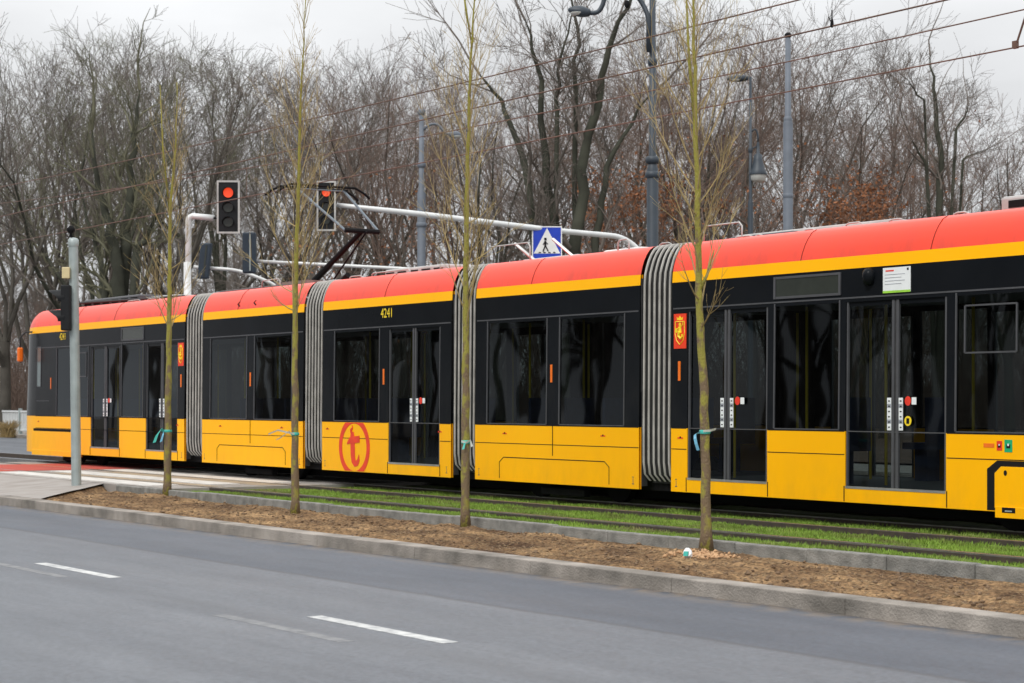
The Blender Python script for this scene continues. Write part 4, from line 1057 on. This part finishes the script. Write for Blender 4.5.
def lamp_head(o, a, b_, m, th=.09):
    a, b_ = Vector(a), Vector(b_); ax = (b_-a); n = 12; f = MB().use(m); P = [a+ax*(i/n) for i in range(n+1)]; rs_ = [.03+th*sin(pi*(.12+.88*i/n))**.8 for i in range(n+1)]
    f.tube(P, rs_, 12); ho = f.build('lamp_head', parent=o, smooth=True)
    q = MB().use('lamp_glass'); mid = a+ax*.6-Vector((0, 0, th*.6)); q.lathe([(0, -.055), (.10, -.04), (.15, 0), (.15, .02)], tuple(mid), 14); q.build('lens', parent=ho, smooth=True)
lamp_head(o, P3(590, 13, D), P3(568, 9.5, D), 'lamppole', .10)
f = MB().use('dark'); f.lathe([(0, .1), (.05, .08), (.07, 0), (.04, -.07), (0, -.09)], P3(627, 4.5, D), 10); f.tube([P3(627, 4.5, D), P3(627, -14, D)], .01, 4); f.build('hanging_sensor', parent=o, smooth=True)
D = 50.0; o = pole('grey-blue catenary pole standing right of the hanging lantern', 'catenary_pole', 788, D, 38, .125, .085, 120, 'lamppale', [(120, .108), (196, .132)], 'pole')
f = MB().use('dark'); f.lathe([(.05, 0), (.09, .03), (.09, .1), (.03, .14), (0, .15)], P3(788, 38, D), 10); f.build('cap', parent=o)
D = 62.0; o = pole('pale blue-grey lamp post with curved arm, left of the second young tree from the right', 'street_lamp', 421.5, D, 112, .135, .09, 190, 'lamppale', [(112, .12), (165, .13), (225, .17)])
f = MB().use('lamppale'); f.tube(curve3([P3(423, 130, D), P3(430, 124, D), P3(438, 124, D), P3(446, 134, D), P3(453, 134, D)], 4), .04, 8); f.build('arm', parent=o, smooth=True)
lamp_head(o, P3(449, 134, D), P3(463, 135.5, D), 'lamppale', .09)
D = 60.0; g = ground_pt(750.5, D); o = pole('slim dark lamp post with flat head and bell-shaped hanging lantern', 'street_lamp', 750.5, D, 77, .08, .05, 200, 'lamppole', [(150, .07)])
lamp_head(o, P3(748, 78, D), P3(727, 79, D), 'lamppole', .08)
f = MB().use('lamppole'); f.tube(curve3([P3(750.5, 133, D), P3(755, 128, D), P3(758, 134, D), P3(758, 142, D)], 4), .03, 6); f.tube([P3(750.5, 150, D), P3(757, 146, D)], .02, 6); f.build('bracket', parent=o, smooth=True)
q = Vector(P3(758, 160, D)); f = MB().use('lamppole'); f.lathe([(.03, .55), (.05, .45), (.05, .2), (.12, .16), (.14, .0), (.22, -.30), (.28, -.42), (.27, -.46)], tuple(q), 14); lo = f.build('lantern', parent=o, smooth=True)
f = MB().use('lamp_glass'); f.lathe([(.25, -.45), (.22, -.62), (.12, -.68), (0, -.69)], tuple(q), 14); f.build('lantern_glass', parent=lo, smooth=True)
D = 62; 
# overhead wires
def wz(z): return HC+(z-HC)*.9504
def wirething(label, Y, zf, r, cat='wire', x0=-150, x1=30, name='contact_wire'):
    f = MB().use('wire'); n = 90; f.tube([(x0+(x1-x0)*i/n, Y, wz(zf(x0+(x1-x0)*i/n))) for i in range(n+1)], r*.72, 6); o = f.build(name, smooth=True); tag(o, label, cat, 'overhead tram wires'); return o
def sagA(X):   # messenger of the near track, rising to the left
    return 5.58+.00052*max(0, -X-16)**2+.0006*max(0, X+12)**2
wirething('upper overhead wire of the near track, highest of the four wires', 13.46, sagA, .011, name='messenger_wire')
wirething('lower overhead wire of the near track, second highest of the four wires', 13.46, lambda X: 5.22, .012)
def sagC(X): return 5.62+.0009*abs(X+19)**2 if X > -60 else 5.62+.0009*41**2
wirething('upper overhead wire above the tram, third highest of the four wires', 15.96, sagC, .011, name='messenger_wire')
wirething('lowest overhead wire, touched by the pantograph', 15.96, lambda X: 5.24, .012)
dr = MB().use('wire'); X = tx(1019, 15.96)
for k in range(12):
    xx = X-9.2*k; 
    if k != 0: dr.tube([(xx, 15.96, wz(5.24)), (xx, 15.96, wz(sagC(xx)))], .005, 4)
dr.tube([(X-.05, 15.96, wz(5.24)), (X+.12, 15.96, wz(sagC(X)))], .012, 6); dr.obox((X-.05, 15.96, wz(5.27)), (.03, 0, 0), (0, .02, 0), (0, 0, .04))
tag(dr.build('wire_droppers'), 'short droppers joining the two wires above the tram', 'wire', 'droppers')
ins = Vector((tx(832, 13.46), 13.46, wz(5.22))); f = MB().use('dark'); f.lathe([(0, -.02), (.02, 0), (.015, .05), (.006, .08), (.006, .16), (0, .16)], tuple(ins), 8); f.tube([tuple(ins+Vector((-.05, 0, .1))), tuple(ins+Vector((.0, 0, .02)))], .006, 4)
tag(f.build('wire_clamp'), 'small dark clamp on the second highest wire near the upper right', 'clamp')

# ------------------------------------------------------------------ WOODLAND
def tmat(name, a, c): return mat(name, a, .95, c2=c, scale=1.2, spec=.1)
M['bark'] = tmat('bark_grey', (.115, .105, .09), (.05, .046, .04)); M['ivybark'] = tmat('bark_mossy', (.075, .078, .06), (.034, .035, .028))
M['twig'] = tmat('twigs_brown', (.20, .175, .155), (.10, .088, .078)); M['twigred'] = tmat('twigs_russet', (.22, .16, .13), (.115, .088, .076))
M['twiggreen'] = tmat('twigs_olive', (.19, .185, .125), (.10, .098, .068)); M['leaf'] = tmat('dead_leaves', (.30, .13, .065), (.17, .08, .042))
M['leafolive'] = tmat('olive_leaves', (.09, .085, .03), (.05, .05, .02))
class Tr:
    def __init__(s): s.v = []; s.f = []
    def tube(s, pts, rs, n):
        base = len(s.v); up = None
        for i, p in enumerate(pts):
            d = pts[min(i+1, len(pts)-1)]-pts[max(i-1, 0)]
            if up is None: a = Vector((0, 0, 1)) if abs(d.z) < .8*d.length else Vector((1, 0, 0)); u = d.cross(a)
            else: u = up-d*(up.dot(d)/max(1e-9, d.length_squared))
            u.normalize(); up = u; w_ = d.cross(u).normalized()
            for k in range(n):
                t = 2*pi*k/n; q = p+(u*cos(t)+w_*sin(t))*rs[i]; s.v.append((q.x, q.y, q.z))
        for i in range(len(pts)-1):
            for k in range(n):
                a = base+i*n+k; b_ = base+i*n+(k+1) % n; s.f.append((a, b_, b_+n, a+n))
def grow(seed, H, limbs, levels=4, dens=1.0, spread=.5, fork=.3, explicit=None, leafs=0, r0=.26, twmin=.0065):
    rn = random.Random(seed); W = Tr(); C = Tr(); leaves = []
    def branch(p, d, ln, r, lev):
        n = (7, 6, 5, 3, 2)[lev]; pts = [p]; q = p; dd = d
        for i in range(n):
            dd = (dd+Vector((rn.gauss(0, .17), rn.gauss(0, .17), rn.gauss(.06 if lev < 3 else .03, .13)))).normalized(); q = q+dd*(ln/n); pts.append(q)
        if lev >= 3 and q.z > H*1.04: return
        T_ = W if lev < 2 else C
        T_.tube(pts, [max(twmin, r*(1-.85*i/n)) for i in range(n+1)], (7, 5, 4, 3, 3)[lev])
        if lev >= levels:
            for _ in range(leafs):
                if rn.random() < .5: leaves.append(pts[-1].lerp(pts[0], rn.random()*.6)+Vector((rn.gauss(0, .06), rn.gauss(0, .06), rn.gauss(0, .06))))
            return
        k = int(dens*(9, 8, 8, 9)[lev]*(1 if lev else 1))
        for j in range(k):
            u = rn.uniform(.25 if lev else .3, 1.0); i = min(n-1, int(u*n)); s_ = pts[i].lerp(pts[i+1], min(1, u*n-i)); ax = (pts[i+1]-pts[i]).normalized()
            side = ax.cross(Vector((rn.gauss(0, 1), rn.gauss(0, 1), rn.gauss(0, 1)))).normalized()
            nd = (ax*rn.uniform(.7, 1.1)+side*rn.uniform(.5, 1.0)+Vector((0, 0, .22))).normalized()
            branch(s_, nd, ln*rn.uniform(.36, .62)*(1.1-.35*u), max(twmin, r*(1-.8*u)*rn.uniform(.45, .7)), lev+1)
    if explicit:
        for pts, ra, rb in explicit:
            P = [Vector(p) for p in pts]; Q = []
            for a, b_ in zip(P, P[1:]):
                for i in range(4): Q.append(a.lerp(b_, i/4)+Vector((rn.gauss(0, .05), rn.gauss(0, .05), 0)))
            Q.append(P[-1]); m = len(Q); W.tube(Q, [.88*ra*(1-i/(m-1))**.8+rb*.45 for i in range(m)], 8)
            for j in range(int(11*dens)):
                u = rn.uniform(.3, 1); i = min(m-2, int(u*(m-1))); s_ = Q[i]; ax = (Q[i+1]-Q[i]).normalized(); side = ax.cross(Vector((rn.gauss(0, 1), rn.gauss(0, 1), rn.gauss(0, 1)))).normalized()
                branch(s_, (ax+side*rn.uniform(.5, 1.0)).normalized(), H*.18*rn.uniform(.5, 1), (ra+(rb-ra)*u)*.5, 2)
            branch(Q[-1], (Q[-1]-Q[-2]).normalized(), H*.2, rb, 2)
    else:
        th = H*fork; pts = [Vector((0, 0, -.3)), Vector((rn.gauss(0, .1), rn.gauss(0, .1), th*.5)), Vector((rn.gauss(0, .25), rn.gauss(0, .25), th))]
        W.tube(pts, [r0*1.25, r0, r0*.85], 8)
        for i in range(limbs):
            a = 2*pi*i/limbs+rn.uniform(-.5, .5); sp = spread*rn.uniform(.3, 1.1); d = Vector((cos(a)*sp, sin(a)*sp, 1)).normalized()
            s_ = pts[1].lerp(pts[2], rn.uniform(.3, 1)) if i else pts[2]
            branch(s_, d, (H-th)*rn.uniform(.75, .95)*(1 if sp < .4 else .88), r0*rn.uniform(.4, .62), 1)
    return W, C, leaves
def leaf_arrays(leaves, s, seed):
    r = np.random.RandomState(seed); c = np.array([tuple(p) for p in leaves]); n = len(c)
    a = r.randn(n, 3); a /= np.linalg.norm(a, axis=1)[:, None]; b_ = np.cross(a, r.randn(n, 3)); b_ /= np.linalg.norm(b_, axis=1)[:, None]
    sz = s*(.6+.8*r.rand(n))[:, None]; V = np.stack([c-a*sz, c+b_*sz*.6, c+a*sz, c-b_*sz*.6], 1).reshape(-1, 3); return V, np.arange(n*4).reshape(-1, 4)
def mesh_of(T_, name, m):
    me = bpy.data.meshes.new(name); V = np.array(T_.v, dtype=np.float32); F = np.array(T_.f, dtype=np.int32)
    me.vertices.add(len(V)); me.vertices.foreach_set('co', V.ravel()); me.loops.add(F.size); me.loops.foreach_set('vertex_index', F.ravel())
    me.polygons.add(len(F)); me.polygons.foreach_set('loop_start', np.arange(0, F.size, 4, dtype=np.int32)); me.polygons.foreach_set('loop_total', np.full(len(F), 4, dtype=np.int32))
    me.polygons.foreach_set('use_smooth', np.ones(len(F), dtype=bool)); me.materials.append(M[m]); me.update(calc_edges=True); return me
protos = []
for i, (H, limbs, dens, spread, fork, lf) in enumerate([(17, 6, 1.0, .42, .25, 0), (18, 5, 1.05, .32, .34, 0), (16.5, 7, .95, .55, .2, 0), (18, 4, 1.1, .25, .42, 0), (17.5, 6, .9, .5, .3, 0), (9, 6, .9, .75, .18, 2)]):
    W, C, lv = grow(100+i, H, limbs, 4, dens*.92, spread, fork, leafs=lf, r0=.24 if H > 10 else .13)
    protos.append((W, C, lv, H))
PM = [(mesh_of(W, 'woodland_trunk', 'bark'), {m: mesh_of(C, 'woodland_crown', m) for m in ('twig', 'twigred', 'twiggreen')}) for W, C, lv, H in protos]
PMi = [mesh_of(W, 'woodland_trunk', 'ivybark') for W, C, lv, H in protos]
def place_tree(px, depth, k, scale, tw, label, rot, ivy=False, group='bare woodland trees behind the tram', name='woodland_tree'):
    g = ground_pt(px, depth); t = empty(name, g, label, 'tree', group); t.scale = (scale,)*3; t.rotation_euler = (0, 0, rot)
    a = bpy.data.objects.new('trunk', PMi[k] if ivy else PM[k][0]); b_ = bpy.data.objects.new('crown', PM[k][1][tw])
    for q in (a, b_): col.objects.link(q); q.parent = t
    return t
rn = random.Random(77)
LM = ['at the far left edge, left of the tram nose', 'above the mirror at the tram nose', 'just left of the kerbside signal post', 'just right of the kerbside signal post', 'above the first tram section, left of its young tree',
 'directly behind the forked young tree', 'behind the swan-neck mast', 'behind the red-lit signal on the swan-neck mast', 'just left of the young tree by the pantograph', 'just right of the young tree by the pantograph',
 'behind the pantograph head', 'right of the pantograph knee', 'just left of the pale lamp post with curved arm', 'behind the curved lamp arm', 'behind the mossy young tree left of the crossing sign',
 'left of the big many-stemmed tree', 'behind the crossing sign', 'behind the black lamp head at the top', 'just left of the tall blue-grey lamp post', 'between the tall lamp post and the nearest young tree',
 'behind the nearest young tree', 'behind the bell-shaped lantern', 'directly behind the catenary pole', 'just right of the catenary pole', 'above the white notice on the tram',
 'left of the dark tree at the right', 'behind the dark tree at the right', 'at the far right edge above the roof unit']
XS = [4, 30, 58, 92, 130, 168, 192, 224, 268, 312, 340, 372, 402, 438, 470, 500, 545, 585, 632, 672, 705, 752, 786, 822, 866, 902, 948, 1010]
TOP = [48, 40, 45, 42, 44, 40, 46, 52, 78, 66, 60, 62, 55, 62, 70, 80, 55, 60, 40, 20, 12, 8, 12, 25, 62, 92, 92, 80]
for i, (px, top, lm_) in enumerate(zip(XS, TOP, LM)):
    d = (82, 92, 104)[i % 3]+rn.uniform(-4, 4); k = rn.choice([0, 1, 2, 3, 4]) if i % 2 else (i//2) % 5
    Hn = HC+(400-top)*d/FPX+.2; sc_ = Hn/(protos[k][3]*1.0)*rn.uniform(.94, 1.02)
    tw = rn.choice(['twig', 'twig', 'twiggreen'] if px < 350 else ['twig', 'twigred', 'twigred'])
    desc = {'twig': 'bare grey-brown tree ', 'twigred': 'bare russet-brown tree ', 'twiggreen': 'bare tree with olive-tinged branches '}[tw]
    place_tree(px, d, k, sc_, tw, desc+lm_, rn.uniform(0, 6.28), ivy=(i % 4 == 3))
# three conspicuous trees with their own limbs
def hero(label, px, depth, limbs, seed, H, bark, tw, dens=.9, leafs=0):
    base = ground_pt(px, depth); ex = []
    for pts, ra, rb in limbs:
        Q = []
        off = random.Random(seed+len(ex)).uniform(-1.2, 1.2)
        for j, (x, y) in enumerate(pts):
            u = j/(len(pts)-1); Q.append(Vector(P3(x, y, depth+off*u))-base if j else Vector((CR*(x-px)/FPX*depth))+Vector((0, 0, -.2)))
        ex.append((Q, ra, rb))
    W, C, lv = grow(seed, H, 0, 4, dens, explicit=ex)
    t = empty('woodland_tree', base, label, 'tree')
    for nm, T_, m in (('trunk', W, bark), ('crown', C, tw)):
        q = bpy.data.objects.new(nm, mesh_of(T_, nm, m)); col.objects.link(q); q.parent = t
hero('tall dark many-stemmed tree spreading against the sky left of the tall lamp post', 575, 62, [
    ([(553, 405), (545, 300), (535, 235), (524, 170), (505, 110), (480, 75)], .21, .05), ([(572, 405), (562, 300), (556, 240), (545, 160), (540, 80), (525, 20)], .24, .05),
    ([(578, 405), (577, 300), (578, 235), (585, 150), (600, 90), (612, 35), (640, -20)], .26, .06), ([(590, 405), (592, 300), (598, 220), (612, 150), (650, 95)], .19, .05),
    ([(545, 160), (557, 110), (562, 60), (575, 5)], .09, .03), ([(585, 150), (572, 90), (580, 30), (560, -30)], .1, .03)], 501, 17, 'ivybark', 'twig')
hero('solitary dark bare tree standing clear near the right edge', 938, 68, [
    ([(940, 405), (940, 300), (940, 210), (939, 150), (934, 100), (930, 55)], .19, .04), ([(939, 200), (928, 165), (912, 140)], .09, .03), ([(939, 170), (955, 130), (968, 105)], .08, .025), ([(938, 140), (922, 100), (908, 80)], .06, .02), ([(940, 190), (962, 160), (985, 150)], .07, .02)], 502, 13, 'ivybark', 'twig', .6)
hero('dark ivy-grown trunk with forked limbs just right of the kerbside signal post', 122, 70, [
    ([(122, 405), (121, 330), (120, 270), (112, 235), (98, 190), (92, 130)], .34, .07), ([(122, 300), (124, 250), (128, 215), (132, 150), (140, 90)], .3, .06), ([(123, 275), (136, 250), (146, 240), (160, 200)], .18, .05), ([(105, 405), (107, 330), (104, 280), (96, 250), (80, 190)], .22, .05)], 503, 15, 'ivybark', 'twiggreen')
# russet undergrowth trees holding dead leaves
def leafy(px, depth, ytop, label, seed, dens, lsz=.065, m='leaf', lf=5):
    H = HC+(400-ytop)*depth/FPX; W, C, lv = grow(seed, H, 6, 4, dens, .8, .15, leafs=lf, r0=.11)
    t = empty('understorey_tree', ground_pt(px, depth), label, 'tree', 'small trees holding dead leaves')
    for nm, T_, mm in (('trunk', W, 'bark'), ('crown', C, 'twigred')):
        q = bpy.data.objects.new(nm, mesh_of(T_, nm, mm)); col.objects.link(q); q.parent = t
    V, F = leaf_arrays(lv, lsz, seed); np_mesh('dead_foliage', V, F, M[m], t)
leafy(598, 70, 175, 'small tree with rust-brown leaves left of the tall blue-grey lamp post', 601, .75)
leafy(690, 72, 130, 'thin tree with a few orange leaves behind the nearest young tree', 602, .65, lf=1)
leafy(850, 74, 168, 'small tree with dense orange-brown leaves above the notice end of the tram', 603, .8, lf=7)
leafy(880, 78, 110, 'thin russet-leaved tree right of the dense orange one', 604, .65, lf=1)
leafy(400, 74, 150, 'reddish understorey tree left of the pale lamp post', 605, .65, lf=1)
leafy(790, 76, 140, 'reddish understorey tree behind the catenary pole', 606, .65, lf=1)
# far wood: one uncountable mass
def distant(name, n, seed, posf, rng=(0, 5)):
    r = np.random.RandomState(seed); Vs, Fs = [], []; off = 0
    for i in range(n):
        W, C, lv, H = protos[r.randint(*rng)]; x, y, s_ = posf(i, r); a = r.rand()*6.283; ca, sa = cos(a), sin(a)
        for T_ in (W, C):
            V = np.array(T_.v)*s_; V = np.stack([V[:, 0]*ca-V[:, 1]*sa+x, V[:, 0]*sa+V[:, 1]*ca+y, V[:, 2]-.2], -1)
            F = np.array(T_.f)+off; off += len(V); Vs.append(V); Fs.append(F)
    o = np_mesh(name, np.concatenate(Vs), np.concatenate(Fs), M['twig']); tag(o, kind='stuff'); return o
def fpos(i, r):
    d = 112+ (i % 4)*17+r.rand()*10; px = -60+1150*((i*.618) % 1); x, y, _ = at(px, d); top = np.interp(px, [0, 230, 270, 480, 560, 640, 760, 860, 1024], [60, 62, 95, 85, 90, 55, 25, 75, 100]); return x, y, (HC+(400-top)*d/FPX)/17.5*(.72+.2*r.rand())
distant('distant_wood', 17, 9, fpos)
def upos(i, r):
    d = 118+r.rand()*45; px = -60+1150*((i*.618+.3) % 1); x, y, _ = at(px, d); return x, y, 1.0+.45*r.rand()
distant('distant_understorey', 52, 19, upos, (5, 6))
# low scrub along the wood's edge
def thicket(name, n, seed, posf, hmin, hmax, m, lf):
    r = np.random.RandomState(seed); rr = random.Random(seed); T_ = Tr()
    for i in range(n):
        x, y = posf(i, r); h = hmin+(hmax-hmin)*r.rand()
        for k in range(16):
            a = rr.uniform(0, 6.28); p = Vector((x+rr.gauss(0, .5), y+rr.gauss(0, .5), -.25)); d = Vector((cos(a)*.35, sin(a)*.35, 1)).normalized(); pts = [p]; 
            for j in range(4): d = (d+Vector((rr.gauss(0, .15), rr.gauss(0, .15), .02))).normalized(); p = p+d*h*rr.uniform(.7, 1)/4; pts.append(p)
            T_.tube(pts, [.02, .016, .012, .009, .006], 3)
            for j in range(7):
                q = pts[rr.randint(1, 4)]; e2 = Vector((rr.gauss(0, 1), rr.gauss(0, 1), .8)).normalized(); T_.tube([q, q+e2*rr.uniform(.3, .9)], [.009, .004], 3)
    o = bpy.data.objects.new(name, mesh_of(T_, name, m)); col.objects.link(o); tag(o, kind='stuff')
def tp(i, r): x, y, _ = at(-40+1120*r.rand(), 98+r.rand()*40); return x, y
thicket('undergrowth', 560, 31, tp, 3.0, 8.5, 'twigred', 0)
# leaf litter bank and shrubs at far left
M['litter'] = mat('leaf_litter', (.13, .075, .05), .95, c2=(.07, .045, .032), scale=1.5)
sheet('woodland_floor', -320, 60, 34, 400, -.2, 'litter')
sheet('far_pavement', -300, 60, 27.8, 31, -.11, 'paving')
# railing beyond the cross street
rl = empty('roadside_railing', (-84, 28.6, -.11), 'low pale slatted railing beyond the road, left of the tram nose', 'railing')
f = MB().use('mast'); X = -120
while X < -62: f.box(X, X+.085, 28.58, 28.62, .0, .78); X += .19
f.build('balusters', parent=rl)
f = MB().use('mast'); f.box(-120, -62, 28.56, 28.64, .80, .88); f.box(-120, -62, 28.56, 28.64, .04, .09); f.build('rail', parent=rl)
f = MB().use('postgrey'); X = -120
for k in range(24): f.box(X+2.5*k-.05, X+2.5*k+.05, 28.53, 28.67, -.11, .97)
f.build('posts', parent=rl)
M['drygrass'] = mat('dry_grass', (.42, .30, .13), .9, c2=(.25, .18, .08), scale=5)
def tuft(px, d, n, h, label):
    g = ground_pt(px, d); T_ = Tr(); rr = random.Random(int(px)+5)
    for k in range(n):
        a = rr.uniform(0, 6.28); p = Vector((rr.gauss(0, .14), rr.gauss(0, .14), 0)); d_ = Vector((cos(a)*.4, sin(a)*.4, 1)); T_.tube([p, p+d_*h*.5, p+d_*h*rr.uniform(.7, 1)+Vector((cos(a), sin(a), -.3))*h*.15], [.012, .01, .003], 3)
    o = bpy.data.objects.new('dry_grass_tuft', mesh_of(T_, 'tuft', 'drygrass')); col.objects.link(o); o.location = g; tag(o, label, 'plant')
tuft(8, 80, 260, .75, 'tuft of straw-coloured grass in front of the railing')
# unseen wood added on the camera's side to give the tram windows dark reflections
def mpos(i, r): return -125+1.3*i+r.rand()*2, -17-r.rand()*26, .95+.3*r.rand()
distant('added_reflection_wood', 84, 12, mpos)
